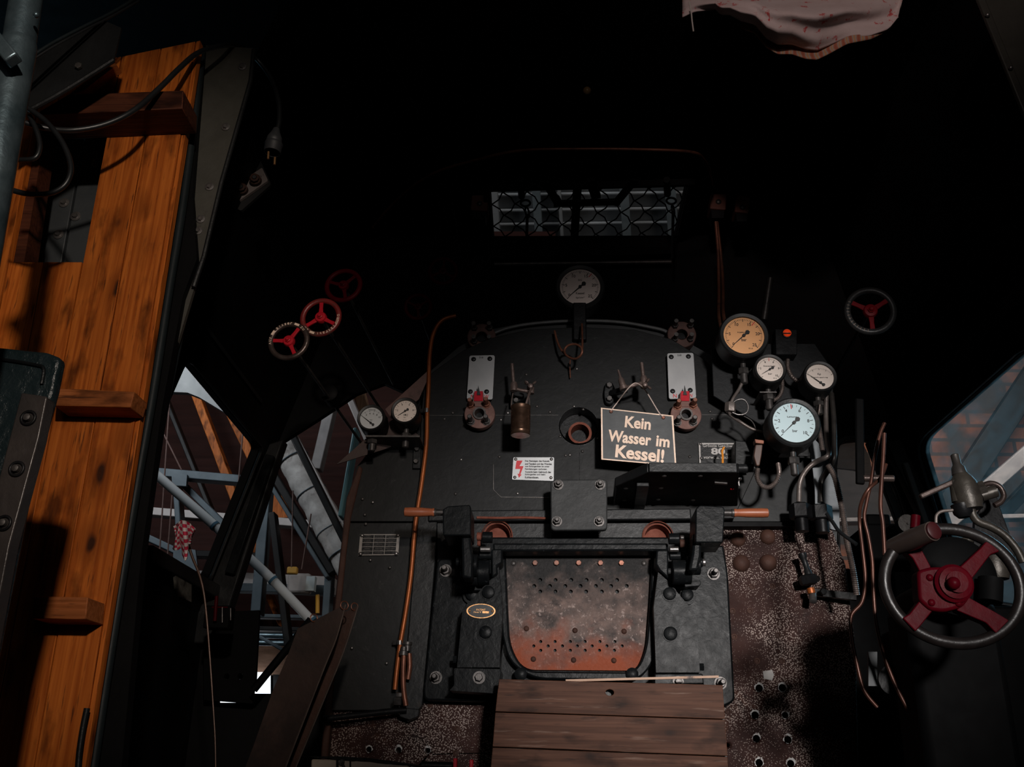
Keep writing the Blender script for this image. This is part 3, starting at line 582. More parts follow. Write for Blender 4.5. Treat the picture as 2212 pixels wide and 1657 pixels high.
# ================================================================= gauges
EX = V((1, 0, 0)); EZ = V((0, 0, 1))
def gauge(label, px, py, rpx, Y, mat, nums, needle, a0=-135, a1=135, texts=(), depth=.07, pivot=0, nlen=.78, ticks=50, major=10, red=None, stem=60, tr=.93, numr=.70):
    """dial in the plane Y facing the crew; angles in degrees clockwise from the top"""
    s = S(px, py, Y); R = rpx*s; c = P(px, py, Y); g = thing('pressure_gauge', label, 'gauge', c, 'round pressure gauges')
    n = V((0, -1, 0))
    MB().lathe([(R*1.24, -depth), (R*1.24, -.004), (R*1.22, .004)], c, n, 40).build('case', BLK, g, bev=.003)
    MB().lathe([(R*1.25, -.004), (R*1.25, .010), (R*1.18, .014), (R*1.02, .012), (R*1.0, .002)], c, n, 44, cap=False).build('bezel', TILE if mat is not DIALW else BLK, g)
    d = MB().lathe([(R*1.02, .0), (R*1.02, .0052)], c, n, 44).build('dial', mat, g)
    def at(a, r, f=.0056): a = radians(a); return c+EX*(R*r*sin(a))+EZ*(R*(r*cos(a))-R*pivot)+n*f
    m = MB()
    for k in range(ticks+1):
        a = a0+(a1-a0)*k/ticks; mj = k % (ticks//major) == 0
        r1 = tr; r0 = tr-(.15 if mj else .085); w = R*(.017 if mj else .009)
        p0, p1 = at(a, r0), at(a, r1); t = (p1-p0).normalized().cross(n)*w
        m.add([p0-t, p0+t, p1+t, p1-t], [(0, 1, 2, 3)])
    m.build('scale_marking', TILE, d, flat=True)
    m = MB()
    for tx, fr in nums:
        a = a0+(a1-a0)*fr; m.text(tx, at(a, numr), EX, EZ, None, R*.16, .012)
    for tx, tx_, tz_, w, h in texts: m.text(tx, c+EX*(tx_*R)+EZ*(tz_*R)+n*.0056, EX, EZ, w*R, h*R, .01)
    m.build('numeral', TILE, d, flat=True)
    if red is not None:
        a = a0+(a1-a0)*red; p0, p1 = at(a, .72, .0062), at(a, .96, .0062); t = (p1-p0).normalized().cross(n)*R*.022
        MB().add([p0-t, p0+t, p1+t, p1-t], [(0, 1, 2, 3)]).build('red_mark', INKR, d, flat=True)
    a = radians(needle); dr = EX*sin(a)+EZ*cos(a); sd = dr.cross(n); o = c-EZ*(R*pivot)+n*.0085
    w = R
    MB().prism([o+dr*(nlen*w)+sd*(.006*w), o+dr*(.1*w)+sd*(.028*w), o-dr*(.12*w)+sd*(.03*w), o-dr*(.26*w)+sd*(.12*w), o-dr*(.36*w)+sd*(.06*w), o-dr*(.36*w)-sd*(.06*w), o-dr*(.26*w)-sd*(.12*w), o-dr*(.12*w)-sd*(.03*w), o+dr*(.1*w)-sd*(.028*w), o+dr*(nlen*w)-sd*(.006*w)], n*.0015).lathe([(.085*w, 0), (.08*w, .004)], o, n, 16).build('needle', TILE, g)
    if stem:
        q = c+V((0, depth*.55, -R*1.2)); L = stem*s
        MB().lathe([(.0085, -.01), (.0085, L*.22)], q, (0, 0, -1), 16).hexn(q+V((0, 0, -L*.2)), (0, 0, -1), .017, L*.22).lathe([(.011, L*.4), (.011, L*.75), (.008, L*.78)], q, (0, 0, -1), 16).build('stem', DSTEEL if mat is not DIALP else STEEL, g)
    return g
N25 = [('0', .02), ('5', .2), ('10', .4), ('15', .6), ('20', .8), ('25', 1)]
gauge('boiler pressure gauge on the pillar under the roof hatch, scale to 25', 1253, 622, 43, 3.0, DIALP, N25, -134, texts=(('SIG', 0, .40, .2, .1), ('Kessel', 0, -.34, .42, .12), ('kp/cm²', 0, -.60, .42, .13)), red=.64, stem=55)
gauge('amber faced gauge high on the right of the instrument plate, marked bar', 1606, 727, 43, 2.80, DIALO, N25, -133, texts=(('Injektor', -.05, .18, .5, .09), ('bar', 0, -.22, .26, .16), ('Kl.1,6', .3, -.70, .2, .08)), red=.64, stem=62)
gauge('small cream gauge between the amber and the pale blue one', 1662, 800, 28, 2.80, DIALC, [('2', .2), ('4', .4), ('6', .6), ('8', .8), ('10', 1)], -122, texts=(('Bremszylinder', 0, .28, .9, .13), ('bar', 0, -.35, .3, .13), ('Kl.1,6', .35, -.72, .25, .09)), ticks=50, major=5, red=.5, stem=62)
gauge('small cream gauge with a one-sided scale, below the right upper handwheel', 1770, 816, 29, 2.80, DIALC, [], -52, a0=-52, a1=52, texts=(('Kp', -.02, .22, .24, .2), ('Heizkupplung', 0, -.04, 1.15, .1)), ticks=20, major=4, pivot=.48, nlen=1.15, tr=1.2, stem=52)
gauge('large pale blue gauge on the lower right, scale to 10 bar', 1714, 915, 45, 2.72, DIALW, [('0', .03), ('2', .2), ('4', .4), ('6', .6), ('8', .8), ('10', 1)], -134, texts=(('Leitung', -.06, .30, .46, .1), ('bar', .02, -.40, .24, .13)), ticks=20, major=10, red=.485, stem=70)
gauge('grey heating gauge, left one of the pair on the left shelf', 803, 905, 24.5, 2.86, DIALG, [('2', .2), ('4', .4), ('6', .6), ('8', .8), ('10', 1)], -52, a0=-52, a1=52, texts=(('Heizung', 0, .80, .6, .11), ('bar', 0, -.15, .24, .1)), ticks=20, major=5, pivot=.45, nlen=1.1, tr=1.22, numr=.9, stem=46)
gauge('cream gauge with a hand-lettered dial, right one of the left shelf pair', 876, 890, 24.5, 2.88, DIALC, [('2', .2), ('4', .4), ('6', .6), ('8', .8)], -125, texts=(('VM.2', .05, -.34, .42, .2), ('bar', 0, -.56, .2, .09), ('Kl.1,6', .0, -.82, .3, .07)), ticks=20, major=10, stem=56)
# shelf under the left pair
gs = thing('gauge_shelf', 'narrow metal shelf carrying the two gauges left of the copper pipe', 'shelf', P(850, 965, 3.0))
zs = P(850, 945, 2.88).z
MB().prism([V((P(790, 945, 2.88).x, 2.875, zs)), V((P(907, 945, 2.88).x, 2.875, zs)), V((P(907, 945, 2.88).x, 3.0, zs)), V((P(790, 945, 2.88).x, 3.0, zs))], (0, 0, .005)).build('shelf_plate', DSTEEL, gs)
br = MB().px([(893, 958), (910, 958), (908, 1012), (891, 1012)], 2.99, .012).build('bracket', BLK, gs, bev=.002)
for x, y in ((901, 971), (899, 998)): hexbolt(br, x, y, 2.99, 5.5, .008)
# right instrument plate
ip = thing('instrument_plate', 'black six-sided steel plate behind the gauges on the right', 'plate', P(1600, 860, 2.95))
MB().px([(1537, 757), (1560, 742), (1760, 742), (1800, 800), (1800, 900), (1700, 960), (1650, 935), (1642, 917), (1541, 855)], 2.93, .006).build('plate', pm('plate_grey_black', (.010, .0108, .012), (.017, .018, .0195), 9, .5, 0, .2, 70, spec=.2), ip, bev=.002)
for x in (1575, 1640): MB().bar(P(x, 800, 2.93), P(x, 800, 2.93)+V((0, .09, 0)), .02, .02).build('standoff', BLK, ip)
for x, y, Y, w in ((1606, 776, 2.835, 32), (1657, 853, 2.835, 36), (1767, 851, 2.835, 36), (1717, 966, 2.755, 40)):
    s = S(x, y, Y); q = P(x, y, Y)
    MB().prism([q+V((-w/2*s, -.018, 0)), q+V((w/2*s, -.018, 0)), q+V((w/2*s, .1, 0)), q+V((-w/2*s, .1, 0))], (0, 0, .004)).build('gauge_bracket', DSTEEL, ip)
MB().prism([P(1685, 885, 2.93), P(1600+45, 985, 2.93), P(1745, 985, 2.93), P(1800, 880, 2.93)], (0, .006, 0)).build('lower_bracket', BLK, ip)
il = thing('indicator_box', 'flat black box with a lit red pilot lamp between two gauges', 'indicator', P(1705, 765, 2.92))
MB().px(fillet([(1674, 710), (1722, 712), (1722, 766), (1676, 766)], 2), 2.88, .05).build('housing', TAR, il, bev=.003)
LAMP = bpy.data.materials.new('pilot_lamp'); LAMP.use_nodes = True; _b = LAMP.node_tree.nodes['Principled BSDF']; _b.inputs['Base Color'].default_value = (.8, .05, .01, 1); _b.inputs['Emission Color'].default_value = (1, .07, .01, 1); _b.inputs['Emission Strength'].default_value = .28
lp = MB().dome(P(1700, 720, 2.88), 9.5*S(1700, 720, 2.88), .010, (0, -1, 0), 18).build('red_lamp', LAMP, il)
MB().torus(P(1700, 720, 2.878), (0, -1, 0), 9.5*S(1700, 720, 2.88), .0022, 24, 8).bar(P(1692, 720, 2.868), P(1708, 720, 2.868), .003, .003).build('lamp_guard', TILE, lp)
# ================================================================= signs and plates
def affine(tl, tr_, bl): return tl, tr_-tl, bl-tl
def plate_frame(tl, tr_, br_, bl, Y): return [P(*q, Y) for q in (tl, tr_, br_, bl)]
sg = thing('hanging_sign', 'black hand-painted sign with cream letters hung on a string', 'sign', P(1378, 1003, 2.90))
q = plate_frame((1298, 881), (1454, 898), (1461, 1007), (1299, 993), 2.90)
ex = (q[1]-q[0]).normalized(); ez = (q[0]-q[3]).normalized(); ez = (ez-ex*ez.dot(ex)).normalized(); nn = ex.cross(ez)
MB().prism(q, (0, .006, 0)).build('board', SIGNB, sg, bev=.0015)
cen = sum(q, V((0, 0, 0)))/4
ins = [k+(cen-k).normalized()*.0062 for k in q]
MB().prism([k+nn*.0006 for k in q], nn*.0008, [[k+nn*.0006 for k in ins]]).build('cream_border', CREAM, sg)
def st(x, y): return P(x, y, 2.8985)
s_ = S(1378, 940, 2.90)
for t, x, y, w, h in (('Kein', 1378, 914, 56, 27), ('Wasser', 1360, 946, 93, 27), ('im', 1432, 954, 29, 25), ('Kessel!', 1382, 980, 104, 30)):
    MB().text(t, st(x, y), ex, ez, w*s_, h*s_,   .031, .0012).build('lettering', CREAM, sg, flat=True)
MB().tube([P(1320, 887, 2.896), P(1333, 870, 2.895), P(1352, 845, 2.83), P(1368, 829, 2.815), P(1380, 830, 2.83), P(1396, 846, 2.895), P(1422, 889, 2.896), P(1432, 900, 2.896)], .0018, 6, 4).build('string', pm('string_cream', (.55, .42, .36), (.7, .56, .5), 60, .8), sg)
for x, y in ((1320, 889), (1433, 902)): MB().lathe([(.006, 0), (.004, .002)], P(x, y, 2.8985), (0, -1, 0), 12).build('eyelet', COPD, sg)
# warning plate
wn = thing('warning_plate', 'white enamel warning plate with a red lightning bolt and German text', 'warning sign', P(1152, 1038, 2.995))
q = plate_frame((1109, 988), (1197, 988), (1196, 1039), (1106, 1036), 2.994)
MB().prism([P(x, y, 2.994) for x, y in fillet([(1109, 988), (1197, 988), (1196, 1039), (1106, 1036)], 3)], (0, .004, 0)).build('plate', WHITE, wn)
bolt = [(1116, 995), (1129, 995), (1122, 1007), (1131, 1007), (1124, 1025), (1127, 1025), (1121, 1032), (1118, 1023), (1121, 1024), (1124, 1013), (1113, 1013)]
MB().px(bolt, 2.9930, .0008).build('lightning_bolt', INKR, wn, flat=True)
s_ = S(1150, 1010, 2.994); m = MB()
for i, (t, w) in enumerate((('Das Besteigen des Kessels', 53), ('und Tenders und das Wenden', 58), ('von Schürgeräten ist unter', 53), ('Fahrleitungen verboten.', 48), ('Vorsicht beim Gebrauch des', 56), ('Schürgeräts und beim', 44), ('Kohlennässen.', 30))):
    m.text(t, P(1134+w/2, 996.5+i*5.8, 2.9935), EX, EZ, w*s_, 4.6*s_, .03)
m.build('lettering', TILE, wn, flat=True)
for x, y in ((1114, 992), (1191, 992), (1112, 1031), (1190, 1032)): MB().dome(P(x, y, 2.994), .0055, .004, (0, -1, 0), 12).build('screw', STEEL, wn)
# speed plate
sp = thing('speed_plate', 'black cast plate giving the top speed of 80 km/h', 'plate', P(1548, 1005, 2.99))
q = [(1509, 957), (1594, 957), (1594, 1006), (1511, 1006)]
MB().px(fillet(q, 2), 2.992, .006).build('plate', TAR, sp)
CS = pm('cast_grey_letters', (.26, .24, .23), (.36, .34, .32), 50, .5, .2)
MB().prism([P(x, y, 2.991) for x, y in q], (0, .002, 0), [[P(x, y, 2.991) for x, y in ((1513, 960), (1591, 960), (1591, 1003), (1514, 1003))]]).build('raised_border', CS, sp)
s_ = S(1548, 980, 2.99); m = MB()
for t, x, y, w, h in (('Grösste Geschw', 1550, 963, 64, 7), ('80', 1551, 975, 30, 15.5), ('km/h', 1578, 981, 20, 6), ('vorw. u. rückw.', 1552, 988, 64, 7)):
    m.text(t, P(x, y, 2.990), EX, EZ, w*s_, h*s_, .035 if t == '80' else .012)
m.build('raised_lettering', CS, sp, flat=True)
MB().px([(1512, 1003.5), (1592, 1003.5), (1592, 1006), (1512, 1006)], 2.989, .003).build('lower_rule', CS, sp)
for x, y in ((1513, 959), (1591, 959), (1515, 990), (1514, 1004)): MB().dome(P(x, y, 2.991), .005, .004, (0, -1, 0), 12).build('screw', STEEL, sp)
# small table plate on the left
tp = thing('table_plate', 'small black plate with a grid of tiny text left of the copper pipe', 'plate', P(818, 1200, 3.0))
tl, tr_, br_, bl = (778, 1154), (864, 1154), (860, 1199), (774, 1200)
def bi(u, v):
    x = (tl[0]*(1-u)+tr_[0]*u)*(1-v)+(bl[0]*(1-u)+br_[0]*u)*v; y = (tl[1]*(1-u)+tr_[1]*u)*(1-v)+(bl[1]*(1-u)+br_[1]*u)*v; return x, y
MB().px([bi(0, 0), bi(1, 0), bi(1, 1), bi(0, 1)], 3.000, .004).build('plate', TAR, tp)
G = pm('plate_silver', (.20, .18, .165), (.28, .26, .24), 40, .5, .3); m = MB()
m.px([bi(0, 0), bi(1, 0), bi(1, 1), bi(0, 1)], 2.999, .001, [[P(*bi(u, v), 2.999) for u, v in ((.07, .04), (.93, .04), (.93, .96), (.07, .96))]])
for v in (.2, .4, .6, .8): m.bar(P(*bi(.06, v), 2.9993), P(*bi(.94, v), 2.9993), .0012, .0012)
for u in (.355, .65): m.bar(P(*bi(u, .02), 2.9993), P(*bi(u, .98), 2.9993), .0016, .0014)
m.build('grid_line', G, tp, flat=True)
m = MB(); s_ = S(818, 1178, 3.0)
for i in range(5):
    for j, u in enumerate((.21, .5, .79)):
        if i == 4 and j == 2: continue
        for k in range(2):
            w = (12+4*((i*3+j+k) % 3))*s_; q = P(*bi(u, .2*i+.085+.075*k), 2.9992)
            for d in range(6): m.bar(q+EX*(w*(d/6-.5)), q+EX*(w*((d+.6)/6-.5)), 1.5*s_, .0006)
m.build('fine_print', G, tp, flat=True)
for u, v in ((.05, .06), (.95, .06), (.05, .93), (.95, .93)): MB().dome(P(*bi(u, v), 2.999), .0065, .005, (0, -1, 0), 14).build('screw', STEEL, tp)
# oval maker's plate
ov = thing('maker_plate', 'oval brass-rimmed patent plate on the left housing of the fire door', 'plate', P(1039, 1320, 2.863))
c = P(1039, 1320, 2.862); s_ = S(1039, 1320, 2.862); A, B_ = 31.5*s_, 15.5*s_
el = lambda k, f=0: [c+V((k*A*cos(t), f, k*B_*sin(t))) for t in [2*pi*i/48 for i in range(48)]]
MB().prism(el(1), (0, .003, 0)).build('plate', TILE, ov)
MB().prism(el(1, -.0008), (0, .001, 0), [el(.90, -.0008)]).build('brass_rim', BRASS, ov)
m = MB()
word = 'FRANZ MARCOTTY'
for i, ch in enumerate(word):
    if ch == ' ': continue
    t = radians(162-(144)*i/(len(word)-1)); pos = c+V((.74*A*cos(t), -.0004, .66*B_*sin(t))); tg = V((A*sin(t), 0, -B_*cos(t))).normalized()
    m.text(ch, pos, tg, V((0, 0, 0))+tg.cross(V((0, 1, 0)))*-1, None, 4.2*s_, .01)
m.text('PATENT', c+V((0, -.0004, B_*.16)), EX, EZ, 20*s_, 4*s_, .01).text('Dans V', c+V((-A*.24, -.0004, -B_*.16)), EX, EZ, 16*s_, 3.6*s_)
m.prism([c+V((A*x, -.0006, B_*z)) for x, z in ((.1, -.02), (.55, -.02), (.55, -.3), (.1, -.3))], (0, .0004, 0))
word = 'Schöneberg bei Berlin'
for i, ch in enumerate(word):
    if ch == ' ': continue
    t = radians(205+130*i/(len(word)-1)); pos = c+V((.74*A*cos(t), -.0004, .68*B_*sin(t))); tg = V((-A*sin(t), 0, B_*cos(t))).normalized()
    m.text(ch, pos, tg, tg.cross(V((0, 1, 0)))*-1, None, 3.4*s_)
m.build('raised_lettering', BRASS, ov, flat=True)
for sx in (-1, 1): MB().dome(c+V((sx*A*.78, 0, 0)), .0035, .003, (0, -1, 0), 10).build('screw', BRASS, ov)
# ================================================================= water gauge mounts
def watergauge(label, pl, fx, fy, ptr, nx, wx, ty):
    g = thing('water_gauge_mount', label, 'gauge mount', P(fx, fy+30, 2.98), 'water gauge mounts')
    sc_ = MB().px(fillet(pl, 5), 2.975, .006).build('scale_plate', GREYW, g, bev=.001); tag(sc_, 'white enamel scale plate')
    s = S(fx, fy, 2.97); m = MB()
    m.text('N', P(nx, ty, 2.9745), EX, EZ, 8*s, 8.5*s, .008).text('W', P(wx, ty, 2.9745), EX, EZ, 10*s, 8.5*s, .008); m.build('letter', INKR, sc_, flat=True)
    MB().text('210', P((pl[0][0]+pl[1][0])/2-2, pl[0][1]+4.5, 2.9745), EX, EZ, 9*s, 4*s, .02).build('stamped_number', TILE, sc_, flat=True)
    for x, y in ((pl[0][0]+9, pl[0][1]+8), (pl[1][0]-11, pl[1][1]+8), (pl[3][0]+8, pl[3][1]-17), (pl[2][0]-13, pl[2][1]-17)):
        MB().lathe([(.0085, 0), (.006, .004), (.002, .005)], P(x, y, 2.975), (0, -1, 0), 12).build('screw', TAR, sc_)
    f = MB().prism(circ(P(fx, fy, 2.955), 33*s, 40), (0, .025, 0), [circ(P(fx, fy, 2.955), 10.5*s, 24)]).build('flange', FLANGE, g, bev=.002); tag(f, 'rusty round flange')
    MB().lathe([(14*s, .0), (14*s, .008), (10.5*s, .008), (10.5*s, -.03)], P(fx, fy, 2.955), (0, -1, 0), 26, cap=False).build('bore_ring', DSTEEL, f)
    MB().lathe([(10.5*s, -.03), (0, -.03)], P(fx, fy, 2.955), (0, -1, 0), 20, cap=False).build('bore', TAR, f)
    for dx, dy in ((-19, -18), (15, -20), (-19, 17), (15, 17)):
        cc = P(fx+dx, fy+dy, 2.955)
        MB().lathe([(9*s, 0), (9*s, .003)], cc, (0, -1, 0), 18).hexn(cc, (0, -1, 0), 8*s, .014).lathe([(5.2*s, .01), (5.2*s, .050), (4*s, .053)], cc, (0, -1, 0), 14).build('flange_bolt', COPD if dy < 0 else DSTEEL, f)
    tab = [(ptr-13, 878), (ptr-11, 848), (ptr+10, 848), (ptr+13, 878)]
    MB().px(tab, 2.952, .010).build('pointer_bracket', FLANGE, g)
    MB().px([(ptr-10, 866), (ptr-9, 845), (ptr+9, 845), (ptr+9, 866)], 2.948, .006).build('red_marker', REDP, g)
    MB().px([(ptr-4, 853), (ptr-1, 832), (ptr+4, 853)], 2.944, .006).build('black_pointer', TILE, g)
    return g
watergauge('white N and W scale plate with rusty flange, above the wire-hung can side', [(1014, 768), (1069, 767), (1064, 863), (1008, 863)], 1036, 894, 1034, 1021, 1051, 857)
watergauge('white N and W scale plate with rusty flange, right of the hanging sign', [(1441, 763), (1498, 762), (1504, 860), (1445, 862)], 1482, 896, 1480, 1458, 1492, 855)
def upper_flange(label, x, y):
    g = thing('pipe_flange', label, 'flange', P(x, y, 3.07), 'upper pipe flanges'); s = S(x, y, 3.04)
    MB().prism(circ(P(x, y, 3.04), 31*s, 36), (0, .04, 0), [circ(P(x, y, 3.04), 12*s, 20)]).build('flange', pm('dark_flange', (.06, .026, .02), (.11, .05, .04), 20, .7, 0, .4), g, bev=.003)  # darker brown than the lower flanges
    MB().lathe([(12*s, .0), (12*s, -.03), (0, -.03)], P(x, y, 3.04), (0, -1, 0), 20, cap=False).build('bore', TAR, g)
    for dx, dy in ((-15, -17), (18, -17), (-15, 12), (18, 12)):
        cc = P(x+dx, y+dy, 3.04); MB().hexn(cc, (0, -1, 0), 7*s, .014).lathe([(4.6*s, .01), (4.6*s, .045)], cc, (0, -1, 0), 12).build('flange_bolt', DSTEEL, g)
upper_flange('dark brown flange above the left white scale plate', 1040, 727)
upper_flange('dark brown flange above the right white scale plate', 1473, 722)
# ================================================================= test cocks
IRON = pm('brown_iron', (.11, .075, .065), (.18, .13, .115), 26, .45, .5, .3, 80)
def wing(m, c, s, rot=0):
    m.lathe([(6*s, 0), (5*s, .012), (3*s, .014)], c, (0, -1, 0), 14)
    for k in (-1, 1):
        a = rot+k*.85; d = V((sin(a), 0, cos(a)))
        m.ball(c+d*(11*s)+V((0, -.008, 0)), 6*s, .5, (cos(a), .3, -sin(a)))
k1 = thing('test_cock_clamp', 'iron clamp with wing nut and upright rod holding the tin can', 'clamp', P(1120, 850, 3.0))
s = S(1120, 830, 2.9)
MB().cyl(P(1106, 786, 2.88), P(1110, 836, 2.88), 3.8*s).lathe([(8*s, 0), (8*s, .02), (6*s, .03)], P(1110, 845, 2.88), (0, 0, 1), 18).build('upright_rod', IRON, k1)
MB().tube([P(1108, 838, 2.88), P(1125, 843, 2.88), P(1146, 846, 2.88)], 4*s, 10).build('cross_bar', IRON, k1)
m = MB(); wing(m, P(1146, 836, 2.86), s); m.lathe([(8*s, -.012), (8*s, .012)], P(1146, 843, 2.88), (0, 0, 1), 16); m.build('wing_nut', IRON, k1)
MB().px(fillet([(1104, 845), (1132, 850), (1132, 860), (1104, 875)], 3), 2.95, .05).build('clamp_foot', BLK, k1); hexbolt(k1, 1115, 867, 2.95, 6, .01)
k2 = thing('test_cock_clamp', 'iron clamp with wing nut and upright rod holding the sign string', 'clamp', P(1316, 876, 3.0))
MB().cyl(P(1386, 784, 2.88), P(1391, 826, 2.88), 4*s).lathe([(7*s, -.01), (8*s, .02), (6*s, .03)], P(1391, 832, 2.88), (0, 0, 1), 18).build('upright_rod', IRON, k2)
MB().tube([P(1350, 838, 2.88), P(1368, 833, 2.87), P(1390, 826, 2.88)], 4*s, 10).build('cross_bar', IRON, k2)
m = MB(); wing(m, P(1393, 833, 2.86), s, 1.4); m.build('wing_nut', IRON, k2)
MB().lathe([(9*s, 0), (9*s, .012), (7*s, .014), (6.5*s, .035), (3*s, .045), (2.2*s, .07)], P(1348, 842, 2.88), (-.25, 0, 1), 18).build('cock_body', IRON, k2)
b = MB().px(fillet([(1308, 826), (1322, 824), (1330, 842), (1326, 868), (1318, 874), (1308, 870), (1304, 850)], 6), 2.975, .02).build('foot_plate', BLK, k2, bev=.003)
MB().bar(P(1322, 850, 2.97), P(1350, 842, 2.89), .02, .016).build('foot_arm', BLK, k2)
for y in (834, 863): hexbolt(b, 1316, y, 2.975, 6.5, .01)
# tin can
can = thing('tin_can', 'tarnished ribbed tin can hung by wires against the boiler', 'can', P(1124, 947, 2.83))
ct = P(1124, 878, 2.83); cb = P(1124, 941, 2.83); R = 21*S(1124, 910, 2.83); H = (ct-cb).length
prof = [(R*.96, 0), (R*1.03, .002), (R*1.0, .005)]+[(R*(1+(.02 if i % 2 else -.02)), .012+(H-.026)*i/30) for i in range(31)]+[(R*1.03, H-.006), (R*1.03, H), (R*.97, H), (R*.97, .006), (0, .006)]
TIN = pm('tarnished_tin', (.10, .055, .036), (.24, .14, .095), 18, .34, .85, .1, 60, spot=((.05, .03, .022), 9, .55, .7))
MB().lathe(prof, cb, (0, 0, 1), 36, cap=False).lathe([(R*.96, 0), (0, .001)], cb, (0, 0, 1), 36, cap=False).build('can_body', TIN, can)
WIRE = pm('thin_wire', (.20, .15, .13), (.32, .25, .22), 50, .4, .6)
MB().tube([P(1104, 892, 2.83), P(1105, 868, 2.85), P(1108, 850, 2.88)], .0022, 6).tube([P(1143, 892, 2.83), P(1144, 872, 2.845), P(1142, 850, 2.87)], .0018, 6).build('wire_handle', WIRE, can)
MB().tube([P(1147, 840, 2.845), P(1141, 858, 2.83), P(1134, 882, 2.83)], .004, 8).build('stirring_stick', IRON, can)
# oval coil pipe at top centre
cp = MB().tpx([(1198, 715, 2.97), (1203, 735, 2.96), (1212, 755, 2.94), (1228, 771, 2.92), (1244, 775, 2.90), (1256, 765, 2.88), (1256, 752, 2.88), (1244, 744, 2.89), (1228, 746, 2.9), (1219, 757, 2.91), (1223, 768, 2.93)], 2.6)
cp.tpx([(1256, 765, 2.88), (1258, 745, 2.9), (1257, 700, 2.95)], 2.4)
tag(cp.build('coil_pipe', COPD), 'thin copper siphon coil below the top boiler gauge', 'pipe')
tag(MB().tube([P(1232, 778, 2.97), P(1231, 790, 2.97), P(1232, 816, 2.985)], .0022, 6).build('wire_stub', COPD), 'short stub of copper wire under the coil pipe', 'wire')
# ================================================================= handwheels
def handwheel(label, px, py, Y, Rpx, end, rot, red, rim, n=3, group='red spoked valve handwheels', words=None, wrot=0, face=None):
    s = S(px, py, Y); R = Rpx*s; c = P(px, py, Y); e_ = P(*end); ax = (c-e_).normalized()
    fa = V(face).normalized() if face else ax
    g = thing('handwheel', label, 'handwheel', c, group)
    r = R*.13
    e1 = V((1, 0, 0)); e1 = (e1-fa*e1.dot(fa)).normalized(); e2 = fa.cross(e1)
    if e2.z < 0: e2 = -e2
    MB().torus(c, fa, R-r, r, 56, 14, .85).build('rim', rim, g)
    for k in range(n):
        a = rot+2*pi*k/n; d = e1*cos(a)+e2*sin(a); t = fa.cross(d)
        MB().prism([c+d*(R*.10)+t*(R*.12)-fa*r*.4, c+d*(R*.5)+t*(R*.085)-fa*r*.4, c+d*(R*.84)+t*(R*.10)-fa*r*.4, c+d*(R*.84)-t*(R*.10)-fa*r*.4, c+d*(R*.5)-t*(R*.085)-fa*r*.4, c+d*(R*.10)-t*(R*.12)-fa*r*.4], fa*r*.8).build('spoke', red, g, bev=.0015)
    MB().lathe([(R*.28, -r*.8), (R*.28, r*.3), (R*.24, r*.9), (R*.16, r*1.0)], c, fa, 26).build('hub', red, g)
    MB().hexn(c+fa*r*.9, fa, R*.13, R*.10).lathe([(R*.08, 0), (R*.08, R*.17), (R*.05, R*.2)], c+fa*r*.9, fa, 12).build('hub_nut', red, g)
    MB().cyl(c, e_, R*.085, n=14).build('spindle', DSTEEL, g)
    if words:
        m = MB(); L = len(words)
        for i, ch in enumerate(words):
            if ch == ' ': continue
            a = wrot-(i-(L-1)/2)*.165; d = e1*cos(a)+e2*sin(a)
            m.text(ch, c+d*(R-r)+fa*(r*.86), fa.cross(d)*-1, d, None, r*.85, .015)
        m.build('raised_letter', CREAM, g, flat=True)
    return g
handwheel('red three-spoked handwheel with bright lettering, lowest of the left-hand cluster', 624, 737, 2.45, 46, (800, 985, 3.45), 1.0, REDP, RIMW, words='AUF - Bläser - ZU', wrot=2.0)
handwheel('red handwheel directly behind the lowest lettered one, red rim', 693, 686, 2.60, 46, (835, 905, 3.5), 1.62, REDP, pm('wheel_rim_red', (.16, .012, .014), (.24, .03, .025), 14, .38, .1, .2, 50, spot=((.07, .05, .04), 5, .5, .6)), words='Dampfstrahl - ZU', wrot=-1.2)
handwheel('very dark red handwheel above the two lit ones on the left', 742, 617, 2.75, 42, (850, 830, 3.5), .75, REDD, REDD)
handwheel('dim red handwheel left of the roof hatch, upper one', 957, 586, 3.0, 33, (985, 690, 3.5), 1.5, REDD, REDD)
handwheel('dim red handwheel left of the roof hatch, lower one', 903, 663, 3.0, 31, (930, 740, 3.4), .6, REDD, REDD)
handwheel('red three-spoked handwheel with grey rim high on the right', 1880, 672, 2.72, 55, (1790, 830, 3.5), .55, REDP, pm('wheel_rim_grey', (.07, .07, .07), (.13, .13, .13), 14, .35, .3, .2, 50), words='IIIIIIIIIIII', wrot=3.6)
tag(MB().lathe([(.028, -.03), (.028, .03), (.02, .035)], P(716, 856, 2.9), P(624, 737, 2.45)-P(800, 985, 3.45), 18).build('spindle_guide', DARK), 'dark ring guiding the lowest left handwheel spindle', 'bearing')
# ================================================================= copper pipes on the left of the boiler
cp = thing('copper_pipe', 'long bright copper pipe running down the left side of the boiler front', 'pipe', P(860, 1470, 2.95))
pts = [(985, 682), (955, 692), (936, 722), (928, 770), (926, 830), (923, 890), (921, 960), (910, 1050), (897, 1135), (888, 1240), (876, 1325), (864, 1395), (857, 1450), (853, 1490)]
MB().tube([P(x, y, 2.955) for x, y in pts], 4.8*S(900, 1000, 2.95), 14).build('tube', COPPER, cp)
for x, y, sx in ((922, 887, -12), (864, 1388, -14)):
    MB().cyl(P(x, y-4, 2.955), P(x-.5, y+5, 2.955), .0085).bar(P(x, y, 2.965), P(x+sx, y+1, 2.985), .008, .012).build('pipe_clip', STEEL, cp)
c2 = thing('copper_elbow_pipe', 'short dark copper pipe with flared union near the foot of the long pipe', 'pipe', P(874, 1530, 2.93))
MB().tube([P(x, y, 2.93) for x, y in ((873, 1408), (871, 1450), (872, 1490), (877, 1525))], 5.6*S(873, 1450, 2.93), 14).build('tube', COPD, c2)
